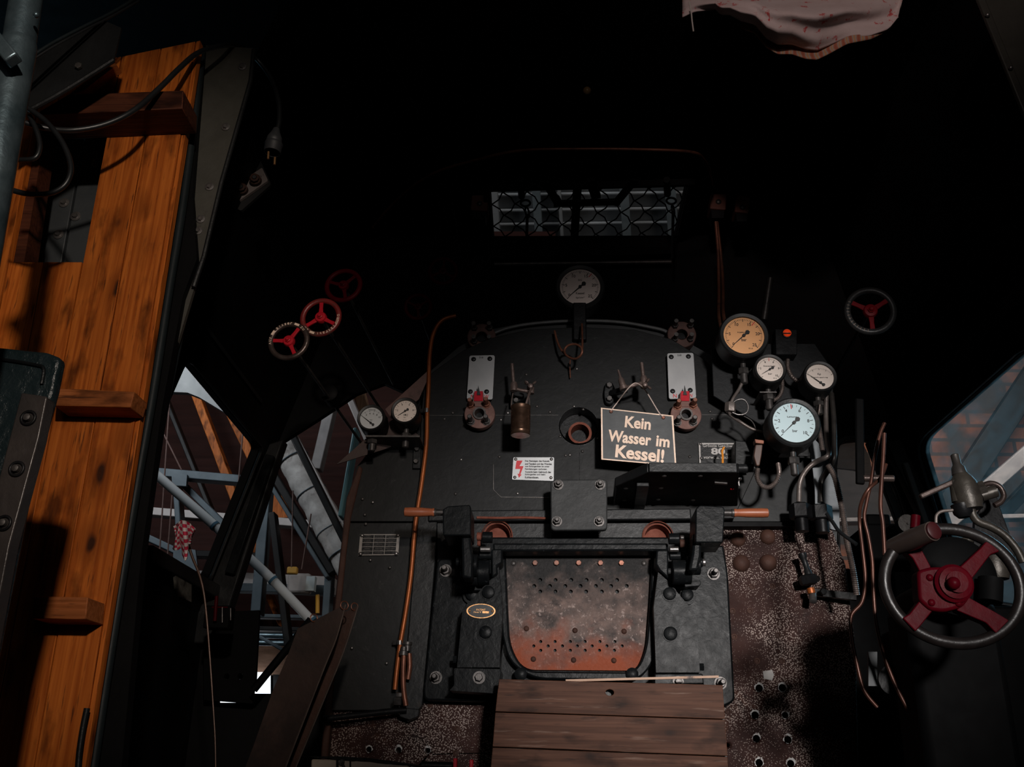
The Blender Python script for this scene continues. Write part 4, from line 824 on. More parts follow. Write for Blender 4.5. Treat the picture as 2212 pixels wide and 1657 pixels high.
MB().tube([P(x, y, 2.945) for x, y in ((884, 1412), (885, 1440), (881, 1468))], .0075, 12).build('tube', COPD, c2)
MB().lathe([(.013, -.012), (.013, 0), (.0095, .002), (.0095, .012)], P(872, 1407, 2.93), (0, 0, 1), 18).lathe([(.011, -.012), (.011, .004), (.014, .006), (.014, .014)], P(880, 1398, 2.94), (0, 0, 1), 18).build('union_nut', DSTEEL, c2)
MB().hexn(P(866, 1516, 2.93), (-1, 0, 0), .012, .02).hexn(P(868, 1503, 2.93), (-1, 0, 0), .010, .016).build('joint_nut', DSTEEL, c2)
tag(MB().tube([P(x, y, 2.96) for x, y in ((700, 1553), (780, 1544), (830, 1538), (878, 1534))], .009, 10).build('drain_pipe', TAR), 'black pipe running level along the bottom of the left cladding', 'pipe')
lb = MB().px(fillet([(866, 1528), (906, 1532), (904, 1548), (885, 1556), (862, 1548)], 4), 2.97, .03).build('foot_bracket', BLK, bev=.002); tag(lb, 'small black foot bracket beneath the short copper pipe', 'bracket')
# ================================================================= wooden board at the fire door
wb = thing('wooden_board', 'grey-brown board of three wide planks leaning below the fire door', 'board', (P(1320, 1600, 2.75).x, 2.75, 0))
seams = [((1078, 1467), (1561, 1480)), ((1070, 1538), (1566, 1554)), ((1064, 1614), (1572, 1634)), ((1057, 1692), (1579, 1712)), ((1050, 1770), (1586, 1788))]
m = MB(); g_ = 1.0
for i, (a, b) in enumerate(zip(seams, seams[1:])):
    l = [P(a[0][0], a[0][1]+(g_ if i else 0), 2.75), P(a[1][0], a[1][1]+(g_ if i else 0), 2.75), P(b[1][0], b[1][1]-g_, 2.75), P(b[0][0], b[0][1]-g_, 2.75)]
    m.prism(l, (0, .028, 0), [[P(1317+13*.72*cos(t)*1.0, 1496+7*sin(t), 2.75) for t in [2*pi*k/14 for k in range(14)]]] if i == 0 else [])
m.build('plank_panel', BOARD, wb, bev=.0015)
tag(MB().px([(1085, 1475), (1560, 1485), (1575, 1700), (1060, 1700)], 2.785, .02).build('backing_batten', TAR, wb), None)
tag(MB().bar(P(1222, 1470.5, 2.755), P(1552, 1462, 2.755), .008, .006).build('wooden_stick', pm('pale_stick', (.40, .24, .16), (.50, .32, .22), 20, .6, spot=((.08, .05, .04), 6, .5, .56), stretch=(.6, 1, 1))), 'thin pale wooden stick lying along the top edge of the board', 'stick')
# ================================================================= right hand pipework
def pipe(name, label, pts, r, mat, cat='pipe', grp=None, **k):
    m = MB(); m.tpx(pts, r, 12, **k); return tag(m.build(name, mat), label, cat, grp)
LEADP = pm('lead_grey_pipe', (.13, .105, .095), (.22, .19, .175), 20, .42, .5, .2, 60)
IRP = pm('dull_iron_pipe', (.035, .032, .03), (.075, .066, .06), 16, .4, .5, .2, 60)
pipe('gauge_pipe', 'bent bare pipe dropping from the amber gauge to a hexagon union', [(1606, 794, 2.84), (1608, 812, 2.84), (1598, 838, 2.84), (1583, 862, 2.83), (1577, 880, 2.83), (1577, 895, 2.84), (1600, 912, 2.86), (1628, 928, 2.86), (1662, 935, 2.86)], 3.6, LEADP)
nt = MB().hexn(P(1577, 890, 2.83), (.1, 0, 1), .017, .03).build('union_nut', LEADP); tag(nt, 'hexagon union nut at the bottom of the bent amber gauge pipe', 'nut')
pipe('wire_loop', 'thin round wire loop beside the hexagon union', [(1578, 876, 2.82), (1592, 864, 2.82), (1608, 864, 2.82), (1616, 878, 2.82), (1612, 892, 2.82), (1596, 896, 2.82), (1582, 891, 2.82)], 1.8, STEEL, 'wire')
pipe('thin_pipe', 'slim dark pipe curving down to the brown cable connector', [(1600, 896, 2.87), (1622, 908, 2.87), (1632, 925, 2.87), (1635, 945, 2.87)], 1.6, IRP)
def flex(label, pts, r, mat=FLEX, pitch=.0055):
    m = MB(); s = S(*pts[len(pts)//2]); m.tube([P(*q) for q in pts], r*s, 9, 8, pitch, .11); return tag(m.build('flexible_conduit', mat), label, 'conduit', 'ribbed metal conduits')
flex('ribbed conduit hanging from the brown switch box to the amber gauge, left strand', [(1546, 480, 3.3), (1551, 540, 3.25), (1553, 620, 3.15), (1553, 680, 3.05), (1560, 715, 2.9)], 3.6, COPD)
flex('ribbed conduit hanging beside the amber gauge, right strand', [(1549, 480, 3.32), (1558, 560, 3.25), (1562, 620, 3.15), (1562, 670, 3.05), (1567, 705, 2.9)], 3.4, COPD)
flex('silver ribbed conduit curving from the pilot lamp box to the small cream gauge', [(1702, 776, 2.86), (1702, 795, 2.86), (1712, 815, 2.86), (1730, 827, 2.87)], 4.6)
flex('ribbed conduit looping under the small middle cream gauge', [(1689, 815, 2.88), (1690, 840, 2.88), (1682, 858, 2.88), (1668, 866, 2.88)], 4.2)
flex('ribbed conduit loop hanging from the brown connector', [(1637, 1012, 2.80), (1636, 1032, 2.80), (1646, 1049, 2.80), (1662, 1052, 2.80), (1677, 1040, 2.80), (1683, 1022, 2.80), (1681, 1003, 2.82)], 5.2)
flex('long silver ribbed conduit running down past the blue-lit panel', [(1788, 1004, 2.78), (1803, 1030, 2.78), (1813, 1070, 2.78), (1821, 1110, 2.78), (1829, 1165, 2.78), (1842, 1228, 2.78), (1851, 1285, 2.8)], 6.2)
flex('short ribbed conduit behind the pale blue gauge', [(1765, 905, 2.83), (1770, 930, 2.83), (1777, 975, 2.83)], 5.4)
flex('thin braided line from the right cream gauge down to the pale blue one', [(1771, 874, 2.82), (1769, 890, 2.82), (1764, 905, 2.82), (1764, 925, 2.84)], 2.6)
pipe('steel_pipe', 'blue-lit steel pipe bending down to the left hexagon nut', [(1785, 855, 2.9), (1784, 900, 2.9), (1786, 955, 2.88), (1791, 975, 2.86), (1786, 987, 2.84), (1762, 998, 2.88), (1742, 1015, 2.89), (1728, 1043, 2.90), (1726, 1085, 2.90)], 5.6, LEADP)
pipe('steel_pipe', 'dull steel pipe bending down to the right hexagon nut', [(1796, 850, 2.92), (1801, 905, 2.9), (1802, 960, 2.88), (1801, 990, 2.86), (1787, 1018, 2.89), (1775, 1042, 2.91), (1774, 1085, 2.91)], 6, IRP)
for x, y, Y, l in ((1730, 1113, 2.90, 'big black hexagon nut below the blue-lit pipe'), (1774, 1116, 2.91, 'big black hexagon nut below the dull pipe')):
    tag(MB().lathe([(.030, -.012), (.034, -.008), (.034, .03), (.028, .034)], P(x, y, Y), (0, 0, 1), 6, ph=.3).lathe([(.02, -.05), (.02, -.01)], P(x, y, Y), (0, 0, 1), 16).build('hexagon_nut', TAR), l, 'nut', 'black pipe nuts')
bl = MB().px(fillet([(1746, 935), (1776, 965), (1792, 1010), (1812, 1080), (1814, 1148), (1762, 1134), (1760, 1050)], 4), 2.92, .01).build('side_wrapper', pm('blue_lit_wrapper', (.13, .15, .165), (.20, .22, .235), 10, .5, 0, .2, spot=((.20, .075, .04), 9, .58, .68)), bev=.002)  # blue light on the boiler wrapper put into its base colour
tag(bl, 'narrow boiler wrapper strip coloured as if lit blue, behind the pipes', 'panel')
pipe('black_cable', 'short black cable crossing from the nuts toward the copper pipes', [(1786, 1110, 2.74), (1800, 1130, 2.72), (1815, 1150, 2.7), (1850, 1176, 2.66)], 4, CABLE, 'cable')
cn = thing('cable_connector', 'brown cable connector standing above the ribbed loop', 'connector', P(1640, 1010, 2.8))
MB().px(fillet([(1632, 960), (1648, 960), (1645, 985), (1641, 1006), (1634, 1006), (1628, 985)], 3), 2.79, .025).build('connector_body', pm('brown_plastic', (.06, .03, .022), (.10, .05, .035), 20, .4), cn, bev=.003)
MB().px(fillet([(1630, 948), (1651, 951), (1650, 959), (1632, 957)], 2), 2.785, .03).build('connector_cap', COPD, cn, bev=.002)
lk = thing('lock_box', 'angular black box with a tapered side standing beside the speed plate', 'box', P(1605, 1015, 2.8))
MB().px([(1588, 951), (1611, 953), (1624, 985), (1627, 1006), (1588, 1008)], 2.90, .08).build('box_body', BLK, lk, bev=.003)
MB().cyl(P(1590, 1012, 2.88), P(1630, 1011, 2.88), .013).build('box_tube', BLK, lk)
MB().lathe([(.011, 0), (.011, .004), (.004, .005), (.003, .022)], P(1594, 1034, 2.74), (.1, 0, -1), 14).build('toggle_switch', STEEL, lk)
tag(MB().tube([P(x, y, 2.9) for x, y in ((1561, 1006), (1561, 985), (1560, 975), (1564, 966))], .0035, 8).build('yellow_wire', pm('yellow_wire', (.7, .25, .03), None, 5, .4)), 'short bent amber wire standing before the speed plate', 'wire')
tag(MB().lathe([(.012, 0), (.010, .008)], P(1561, 1008, 2.9), (0, 0, 1), 14).build('blue_grommet', pm('blue_plastic', (.02, .10, .20), None, 5, .4)), 'small blue grommet at the foot of the amber wire', 'grommet')
lv = thing('regulator_lever', 'long flat black lever hanging before the right front window', 'lever', P(1858, 1045, 2.6))
MB().bar(P(1856, 862, 2.6), P(1858, 1046, 2.6), .022, .014, up=(0, 1, 0)).build('lever_blade', VOID, lv, bev=.003)
MB().cyl(P(1864, 1033, 2.6), P(1931, 1034, 2.6), 7.5*S(1900, 1034, 2.6)).build('grip_tube', RIMW, lv, bev=.002)
TCP = pm('thin_copper_line', (.05, .019, .013), (.09, .034, .022), 12, .36, .5)
def line(label, pts, r=4):
    return pipe('copper_line', label, pts, r, TCP, 'pipe', 'thin upright copper lines')
g1 = line('tallest thin copper line, with the capped end leaning right', [(1911, 914, 2.3), (1901, 938, 2.3), (1890, 986, 2.3), (1882, 1039, 2.3), (1872, 1085, 2.3), (1867, 1119, 2.3), (1876, 1161, 2.3), (1884, 1212, 2.3), (1886, 1262, 2.3), (1892, 1340, 2.3), (1908, 1410, 2.3), (1932, 1475, 2.3), (1962, 1535, 2.3)])
line('straight thin copper line with a black cap, nearest the big wheel', [(1910, 936, 2.25), (1908, 986, 2.25), (1905, 1029, 2.25), (1902, 1092, 2.25), (1907, 1132, 2.25), (1911, 1200, 2.25)], 4.6)
line('thin copper line bending across the other two', [(1914, 1003, 2.28), (1902, 1033, 2.27), (1876, 1057, 2.26), (1859, 1092, 2.28), (1857, 1132, 2.3), (1863, 1185, 2.3), (1869, 1250, 2.3), (1862, 1300, 2.3), (1839, 1330, 2.3), (1840, 1375, 2.3), (1850, 1430, 2.3), (1866, 1490, 2.3), (1895, 1528, 2.3)])
for x, y, Y in ((1912, 911, 2.3), (1910, 932, 2.25), (1915, 1001, 2.28)): pass
# lubricator fitting on the speckled plate
vf = thing('lubricator_valve', 'small black oil fitting with a brass ring on the speckled rusty plate', 'valve', P(1750, 1290, 2.9))
MB().lathe([(.012, -.002), (.011, .012), (.008, .02), (.009, .05), (.012, .055), (.012, .066)], P(1747, 1242, 2.96), (-.22, 0, 1), 18).build('valve_handle', BLK, vf)
MB().lathe([(.024, -.012), (.027, -.006), (.027, .012), (.022, .016)], P(1746, 1254, 2.96), (-.15, 0, 1), 6).build('hexagon_body', TAR, vf)
MB().lathe([(.011, -.008), (.012, 0), (.011, .008)], P(1752, 1276, 2.96), (-.15, 0, 1), 18).build('brass_ring', COPPER, vf)
MB().lathe([(.008, -.016), (.011, -.014), (.011, .012), (.008, .014)], P(1756, 1292, 2.96), (-.2, -.6, -1), 18).build('outlet', STEEL, vf)
MB().bar(P(1756, 1280, 3.0), P(1850, 1290, 2.97), .022, .02).hexn(P(1776, 1279, 2.96), (.2, -1, 0), .010, .012).build('mounting_arm', BLK, vf)
MB().cyl(P(1765, 1250, 3.03), P(1748, 1256, 2.97), .010).build('feed_pipe', BLK, vf)
# ================================================================= reversing wheel and brake valve
def bigwheel():
    cx, cy, Y = 2057, 1264, 1.9
    s = S(cx, cy, Y); c = P(cx, cy, Y); R = 156*s
    g = thing('reversing_wheel', 'large four-spoked darkened red control wheel with a knob on its rim', 'control wheel', c)
    fa = V((-.02, -1, -.02)).normalized(); e1 = V((1, -.02, 0)).normalized(); e2 = -fa.cross(e1)
    if e2.z < 0: e2 = -e2
    r = R*.085; vs = .86
    def at(a, q, f=0): return c+e1*(q*cos(a))+e2*(q*vs*sin(a))+fa*f
    m = MB(); N = 72
    ring = []
    for k in range(N):
        a = 2*pi*k/N; d = (e1*cos(a)+e2*vs*sin(a)).normalized()
        for j in range(14):
            b = 2*pi*j/14; ring.append(at(a, R-r)+d*(r*cos(b))+fa*(r*.9*sin(b)))
    m.add(ring, [(k*14+j, ((k+1) % N)*14+j, ((k+1) % N)*14+(j+1) % 14, k*14+(j+1) % 14) for k in range(N) for j in range(14)])
    m.build('rim', pm('wheel_grip_black', (.0055, .0042, .004), (.011, .0085, .008), 14, .36, .0, .2, 50, spec=.25), g)
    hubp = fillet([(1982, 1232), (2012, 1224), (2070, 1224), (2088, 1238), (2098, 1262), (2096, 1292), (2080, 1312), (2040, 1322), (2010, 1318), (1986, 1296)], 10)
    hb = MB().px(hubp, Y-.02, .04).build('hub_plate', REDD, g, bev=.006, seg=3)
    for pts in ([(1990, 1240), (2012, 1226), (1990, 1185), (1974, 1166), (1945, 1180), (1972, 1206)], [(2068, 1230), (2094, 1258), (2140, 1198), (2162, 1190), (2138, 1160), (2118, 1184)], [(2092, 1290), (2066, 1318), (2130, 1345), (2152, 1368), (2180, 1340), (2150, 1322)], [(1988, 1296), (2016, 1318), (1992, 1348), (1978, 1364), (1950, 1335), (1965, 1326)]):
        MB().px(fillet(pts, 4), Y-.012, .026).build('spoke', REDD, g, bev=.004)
    MB().lathe([(.036, 0), (.036, .008), (.03, .012), (.03, .016), (.02, .018), (.02, .024)], P(2058, 1262, Y-.02), (0, -1, 0), 30).build('hub_boss', REDD, hb)
    MB().ball(P(2060, 1260, Y-.05), .012).build('hub_nut', REDD, hb)
    for x, y in ((2008, 1248), (2012, 1302), (2070, 1303)): MB().dome(P(x, y, Y-.02), .007, .006, (0, -1, 0)).build('rivet', REDD, hb)
    MB().lathe([(.017, -.11), (.020, -.06), (.0185, -.01), (.0185, -.004)], P(2018, 1146, Y-.09), (.45, -1, .1), 22).build('knob_handle', pm('knob_wood', (.03, .02, .018), (.05, .036, .03), 12, .4, spec=.3), g)
    MB().lathe([(.0165, -.003), (.0165, .001), (.012, .003)], P(2018, 1146, Y-.09), (.45, -1, .1), 22).build('knob_end', pm('knob_maroon', (.03, .004, .005), None, 8, .4), g)
    MB().cyl(c, c+V((0, .26, 0)), .03).build('spindle', VOID, g)
bigwheel()
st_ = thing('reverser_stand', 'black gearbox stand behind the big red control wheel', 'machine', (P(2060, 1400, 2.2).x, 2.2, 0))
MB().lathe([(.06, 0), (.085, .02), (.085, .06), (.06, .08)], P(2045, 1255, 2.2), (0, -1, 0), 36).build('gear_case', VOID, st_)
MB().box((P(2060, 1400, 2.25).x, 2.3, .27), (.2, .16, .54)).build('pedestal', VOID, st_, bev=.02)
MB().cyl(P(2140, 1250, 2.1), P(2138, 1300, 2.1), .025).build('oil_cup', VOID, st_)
bv = thing('brake_valve', "grey driver's brake valve with curved pipes in front of the right window", 'brake valve', P(2090, 1240, 2.1))
BR = pm('grimy_bronze', (.036, .031, .026), (.07, .061, .05), 20, .42, .4, .3, 60); Yb = 2.2
def bs(x, y): return P(x, y, Yb)
q = S(2085, 1060, Yb)
MB().lathe([(26*q, -.04), (30*q, -.02), (28*q, .02), (22*q, .034), (14*q, .046), (13*q, .06)], bs(2086, 1064), (-.12, 0, 1), 24).build('valve_body', BR, bv)
MB().lathe([(13*q, 0), (16*q, .004), (14*q, .02), (9*q, .028), (9*q, .05), (7*q, .052)], bs(2074, 1028), (-.1, 0, 1), 16).build('spindle_cap', IRP, bv)
MB().cyl(bs(2064, 1040), bs(2070, 1085), .014).build('side_chamber', BR, bv)
MB().lathe([(22*q, 0), (20*q, -.02), (12*q, -.03)], bs(2076, 1090), (-.1, 0, 1), 20).build('base_flange', TAR, bv)
MB().lathe([(.018, -.015), (.018, .02)], bs(2108, 1060), (1, -.2, .3), 6).lathe([(.014, -.01), (.014, .025)], bs(2128, 1068), (1, -.2, .3), 18).build('side_nut', BR, bv)
MB().tube([bs(2104, 1063), bs(2118, 1052), bs(2140, 1044), bs(2160, 1052), bs(2168, 1070), bs(2162, 1084), bs(2148, 1092)], 6*q, 12).build('loop_pipe', RIMW, bv)
MB().tube([bs(2098, 1092), bs(2100, 1108), bs(2112, 1126), bs(2140, 1138), bs(2168, 1155), bs(2195, 1185), bs(2210, 1215)], 9*q, 14).build('drop_pipe', BR, bv)
MB().bar(bs(1987, 1074), bs(2058, 1042), .016, .012).build('handle', RIMW, bv, bev=.003)
MB().tube([bs(2058, 1102), bs(2034, 1105), bs(2023, 1114), bs(2022, 1130)], 3.5*q, 10).build('thin_pipe', LEADP, bv)
MB().prism([P(x, y, 2.28) for x, y in fillet([(2140, 1062), (2150, 1058), (2160, 1095), (2192, 1180), (2195, 1230), (2100, 1230), (2105, 1120)], 5)], (0, .012, 0)).build('support_plate', TAR, bv, bev=.002)
MB().lathe([(26*q, 0), (30*q, .012), (28*q, .03), (18*q, .045), (12*q, .05)], bs(2085, 1215), (0, 0, 1), 24).tube([bs(2035, 1200), bs(2042, 1180), bs(2075, 1170), bs(2100, 1165)], 7*q, 12).build('lower_casting', BR, bv)
MB().lathe([(24*q, -.02), (30*q, 0), (24*q, .03)], bs(2150, 1232), (0, 0, 1), 22).build('lower_casting', BR, bv)
tag(MB().lathe([(20*S(1954, 1136, 3.05), 0), (20*S(1954, 1136, 3.05), .03)], P(1954, 1136, 3.05), (0, -1, 0), 28).lathe([(.005, 0), (.004, .036)], P(1954, 1136, 3.05), (0, -1, 0), 10).build('knurled_knob', IRP), 'grey knurled knob just left of the red stub', 'knob')
tag(MB().cyl(P(1978, 1114, 2.3), P(1976, 1142, 2.3), .011).build('red_stub', REDD), 'short red rod end standing above the big wheel', 'rod')
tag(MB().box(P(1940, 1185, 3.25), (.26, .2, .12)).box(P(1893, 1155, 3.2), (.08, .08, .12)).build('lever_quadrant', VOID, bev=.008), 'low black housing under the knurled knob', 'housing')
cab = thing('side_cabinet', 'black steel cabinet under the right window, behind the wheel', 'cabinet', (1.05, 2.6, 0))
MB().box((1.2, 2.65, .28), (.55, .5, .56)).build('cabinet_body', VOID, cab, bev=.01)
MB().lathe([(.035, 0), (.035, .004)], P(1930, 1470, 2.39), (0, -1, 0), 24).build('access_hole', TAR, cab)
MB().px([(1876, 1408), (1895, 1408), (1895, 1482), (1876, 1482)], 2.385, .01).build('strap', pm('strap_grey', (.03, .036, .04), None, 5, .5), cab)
# right pillar plate
rp = thing('pillar_plate', 'olive grey steel pillar plate running off the top right corner', 'plate', P(2180, 100, 2.0))
OLIVE = pm('olive_grey_paint', (.040, .038, .031), (.058, .055, .045), 9, .5, 0, .15, spot=((.02, .02, .018), 6, .6, .75))
MB().px([(2106, -30), (2124, 15), (2140, 60), (2230, 275), (2260, 275), (2230, -30)], 2.0, .01).build('plate', OLIVE, rp)
MB().bar(P(2106, -30, 1.99), P(2222, 255, 1.99), .012, .02).build('edge_angle', OLIVE, rp, bev=.003)
for x, y in ((2183, 147), (2133, 33)): MB().dome(P(x, y, 1.98), .006, .006, (0, -1, 0)).build('bolt', STEEL, rp)
# ================================================================= left: plank door
YP = 2.0
def lx(l, y): (x0, y0), (x1, y1) = l; return x0+(x1-x0)*(y-y0)/(y1-y0)
LR = ((434, 86), (185, 1657)); LR2 = ((423, 88), (172, 1657)); S1 = ((348, 101), (73, 1657)); S2 = ((265, 110), (-29, 1657)); S3 = ((180, 110), (-108, 1657)); S4 = ((104, 110), (-188, 1657)); S5 = ((26, 110), (-268, 1657))
def topy(x): return 86+(434-x)*.21
pd = thing('plank_door', 'orange pine plank partition with three battens and a square opening', 'partition', (P(300, 900, YP).x, YP, 0))
m = MB()
def plank(a, b, y0, y1, dz=0, g=1.2):
    yb = y1
    t0 = (lx(a, y0)+g, y0 if y0 else topy(lx(a, 120))); t1 = (lx(b, y0)-g, y0 if y0 else topy(lx(b, 120)))
    if not y0: t0 = (lx(a, t0[1])+g, t0[1]); t1 = (lx(b, t1[1])-g, t1[1])
    m.px([t0, t1, (lx(b, yb)-g, yb), (lx(a, yb)+g, yb)], YP+dz, .024)
plank(S1, LR2, 0, 1840, 0); plank(S2, S1, 0, 1840, .001); plank(LR2, LR, 0, 1840, .004)
plank(S3, S2, 0, 268, 0); plank(S3, S2, 566, 1840, 0); plank(S4, S3, 0, 268, .001); plank(S4, S3, 566, 1840, .001); plank(S5, S4, 120, 1840, 0)
m.build('plank_panel', PLANK, pd, bev=.0012)
WDK = PLANKB
for pix, Y, d, mt in (([(148, 204), (396, 195), (394, 234), (84, 248), (86, 240)], 1.90, .10, PLANKB), ([(119, 838), (291, 846), (282, 880), (116, 876)], 1.93, .07, PLANKR), ([(72, 1288), (190, 1290), (185, 1338), (68, 1336)], 1.92, .08, PLANKR)):
    MB().px(pix, Y, d).build('batten', mt, pd, bev=.002)
MB().px([(75, 262), (100, 262), (50, 580), (25, 580)], YP+.024, .06).build('opening_jamb', PLANKB, pd)
MB().prism([P(180, 196, 1.97), P(148, 206, 1.97), P(240, 128, 1.97), P(252, 140, 1.97)], (0, .03, 0)).build('diagonal_batten', PLANKR, pd)
# dark things seen through the opening
ob = thing('bolted_door_leaf', 'dark boarded leaf with pale bolts seen through the plank opening', 'door', (P(150, 420, 2.25).x, 2.25, 0))
SLATE = pm('slate_paint', (.028, .032, .035), (.042, .047, .050), 6, .5, 0, .15, spot=((.07, .075, .078), 20, .68, .78))
MB().px([(95, 300), (180, 300), (128, 590), (50, 590)], 2.22, .02).build('leaf_board', SLATE, ob, bev=.002)
MB().px([(184, 300), (240, 290), (180, 590), (133, 590)], 2.22, .02).build('leaf_board', SLATE, ob, bev=.002)
for x, y in ((154, 373), (139, 439), (127, 507), (164, 468)): MB().lathe([(.014, 0), (.014, .003), (.007, .004), (.006, .010)], P(x, y, 2.22), (0, -1, 0), 18).build('bolt', STEEL, ob)
tgp = MB().px([(197, 350), (201, 344), (205, 342), (210, 345), (211, 351), (209, 361), (196, 361)], 2.212, .004).build('leaf_tag', pm('pale_tag', (.3, .3, .3), (.4, .4, .4), 90, .5, spot=((.05, .05, .05), 160, .48, .52)), ob)
tag(MB().px([(20, 470), (66, 470), (52, 600), (10, 600)], 2.5, .02).bar(P(60, 300, 2.45), P(115, 420, 2.45), .012, .012).build('pale_sheet', pm('pale_sheet', (.30, .30, .30), (.42, .42, .42), 8, .6)), 'pale sheet and strut glimpsed in the lower corner of the opening', 'sheet')
# posts and pillar plate right of the planks
pp = thing('pillar_plate', 'olive grey tapering pillar plate with pale bolts beside the planks', 'plate', P(470, 400, 2.1))
MB().px([(441, 98), (548, 104), (541, 175), (478, 395), (440, 560), (420, 620), (372, 780), (330, 900), (330, 860), (375, 560), (415, 280)], 2.1, .012).build('plate', OLIVE, pp)
MB().tube([P(x, y, 2.09) for x, y in ((548, 108), (541, 175), (478, 395), (440, 555), (418, 620))], .006, 8, 1).build('edge_bead', BLK, pp)
for x, y in ((524, 145), (488, 275), (453, 404), (434, 474), (428, 499), (409, 574)):
    MB().lathe([(.0115, 0), (.0115, .003), (.006, .004)], P(x, y, 2.1), (0, -1, 0), 20).hexn(P(x, y, 2.098), (0, -1, 0), .006, .007).build('bolt', STEEL, pp)
ps = thing('door_post', 'pair of dark upright bars forming the post right of the planks', 'post', (P(300, 1200, 2.06).x, 2.06, 0))
MB().px([(441, 92), (402, 300), (372, 500), (330, 760), (270, 1120), (188, 1657), (170, 1800), (250, 1800), (268, 1600), (305, 1200), (350, 880), (395, 640), (425, 560), (415, 420)], 2.08, .03).build('post_web', DARK, ps)
PB = pm('post_blue_lit', (.008, .0115, .013), (.013, .018, .020), 8, .5, 0, .1, spec=.2)  # blue of the side light put into the near-black base
MB().tube([P(x, y, 2.055) for x, y in ((436, 112), (420, 250), (392, 460), (366, 620), (330, 850), (290, 1080), (230, 1460), (192, 1720))], 10*S(300, 900, 2.05), 14).build('post_bar', PB, ps)
MB().tube([P(x, y, 2.135) for x, y in ((440, 430), (430, 500), (412, 560), (385, 720), (352, 880), (318, 1080), (268, 1420), (230, 1720))], 13*S(300, 900, 2.05), 14).build('post_bar', PB, ps)
MB().tube([P(x, y, 1.98) for x, y in ((188, 1530), (178, 1580), (170, 1640), (166, 1720))], .006, 10).build('door_handle', BLK, ps)
# black brace plate across the top left corner of the planks
bp_ = thing('brace_plate', 'black angled steel plate cutting across the upper corner of the planks', 'plate', P(150, 170, 1.8))
MB().px([(40, 120), (75, 110), (215, 40), (262, 60), (245, 132), (180, 172), (70, 236), (30, 260)], 1.80, .006).build('plate', BLK, bp_)
MB().tube([P(x, y, 1.795) for x, y in ((68, 236), (120, 208), (180, 172), (246, 130))], .006, 8).build('edge_bead', BLK, bp_)
hexbolt(bp_, 172, 146, 1.8, 8, .006)
# galvanised pole
gp = thing('scaffold_pole', 'galvanised steel pole with a welded brace at the top left corner', 'pole', (P(-100, 900, 1.2).x, 1.2, 0))
q = S(30, 150, 1.2)
MB().tube([P(62, -40, 1.2), P(41, 96, 1.2)], 34*q, 32, 0).build('upper_tube', GALV, gp)
MB().tube([P(41, 92, 1.2), P(39, 104, 1.2), P(-30, 480, 1.2), P(-250, 1700, 1.2)], lambda t: 38*q if t > .002 else 36*q, 32, 0).build('lower_tube', GALV, gp)
MB().bar(P(-30, 60, 1.15), P(30, 132, 1.15), .022, .02, up=(0, 1, 0)).build('welded_brace', GALV, gp, bev=.003)
MB().ball(P(78, 32, 1.17), 7*q).build('weld_bump', GALV, gp)
# iron block lower left
ib = thing('iron_block', 'black tar-painted iron block with a bolted strap at the left edge', 'machine part', (P(20, 1300, 1.35).x, 1.35, 0))
MB().px(fillet([(-140, 735), (100, 760), (131, 772), (117, 840), (56, 1062), (0, 1345), (-60, 1657), (-75, 1760), (-320, 1760)], {1: 6, 2: 10}), 1.40, .022).build('block', pm('tar_blue_black', (.006, .012, .014), (.013, .021, .024), 10, .32, .0, .8, 40, spot=((.045, .062, .068), 60, .62, .72), dist=1.6, spec=.35), ib, bev=.006, seg=3)
MB().tube([P(x, y, 1.398) for x, y in ((-60, 770), (0, 776), (75, 788), (94, 797), (90, 830))], .003, 8).build('raised_rib', CAST, ib)
stp = MB().px(fillet([(46, 848), (102, 856), (84, 945), (20, 1180), (-40, 1500), (-110, 1500), (-20, 1100)], {0: 4, 1: 6}), 1.375, .026).build('strap', pm('strap_brown', (.030, .026, .025), (.052, .043, .040), 12, .36, .2, .3, 50), ib, bev=.003)
for x, y in ((61, 903), (36, 1013), (8, 1130)):
    s = S(x, y, 1.375); MB().torus(P(x, y, 1.374), (0, -1, 0), 15*s, 3.5*s, 28, 10).build('bolt_ring', TAR, stp); MB().lathe([(9*s, 0), (7.5*s, .006), (3*s, .007)], P(x, y, 1.374), (0, -1, 0), 18).build('bolt_head', DSTEEL, stp)
# cables
def cable(label, pts, r, mat=CABLE, name='black_cable'):
    return tag(MB().tpx(pts, r, 10).build(name, mat), label, 'cable')
cable('thick black cable looping across the planks up to the hanging plug', [(45, 262, 1.75), (100, 277, 1.77), (160, 281, 1.8), (228, 268, 1.82), (290, 238, 1.84), (345, 190, 1.88), (388, 147, 1.92), (428, 114, 1.98), (478, 99, 2.04), (515, 100, 2.12), (553, 126, 2.18), (586, 170, 2.2), (602, 220, 2.2), (603, 262, 2.2), (597, 285, 2.2)], 5.6)
cable('black cable hanging in a big loop before the plank opening', [(58, 232, 1.72), (100, 263, 1.72), (135, 308, 1.72), (153, 358, 1.72), (143, 396, 1.72), (110, 417, 1.72), (60, 419, 1.72), (10, 406, 1.72)], 6)
cable('black cable in a small loop beside the scaffold pole', [(64, 250, 1.74), (80, 285, 1.74), (86, 318, 1.74), (74, 342, 1.74), (35, 345, 1.74)], 5.5)
cable('wire coloured as if lit blue, rising from the pole to the roof', [(60, 128, 1.7), (110, 95, 1.72), (180, 58, 1.76), (240, 28, 1.8), (300, -8, 1.84)], 3.6, PB)
cable('second black wire under the blue-tinted one', [(60, 136, 1.7), (110, 104, 1.72), (180, 66, 1.76), (240, 36, 1.8), (300, 2, 1.84)], 2.6)
pl = thing('power_plug', 'round black plug with brass pins dangling from the cable', 'plug', P(590, 320, 2.2))
q = S(590, 310, 2.2); dn = V((-.06, .0, -1))
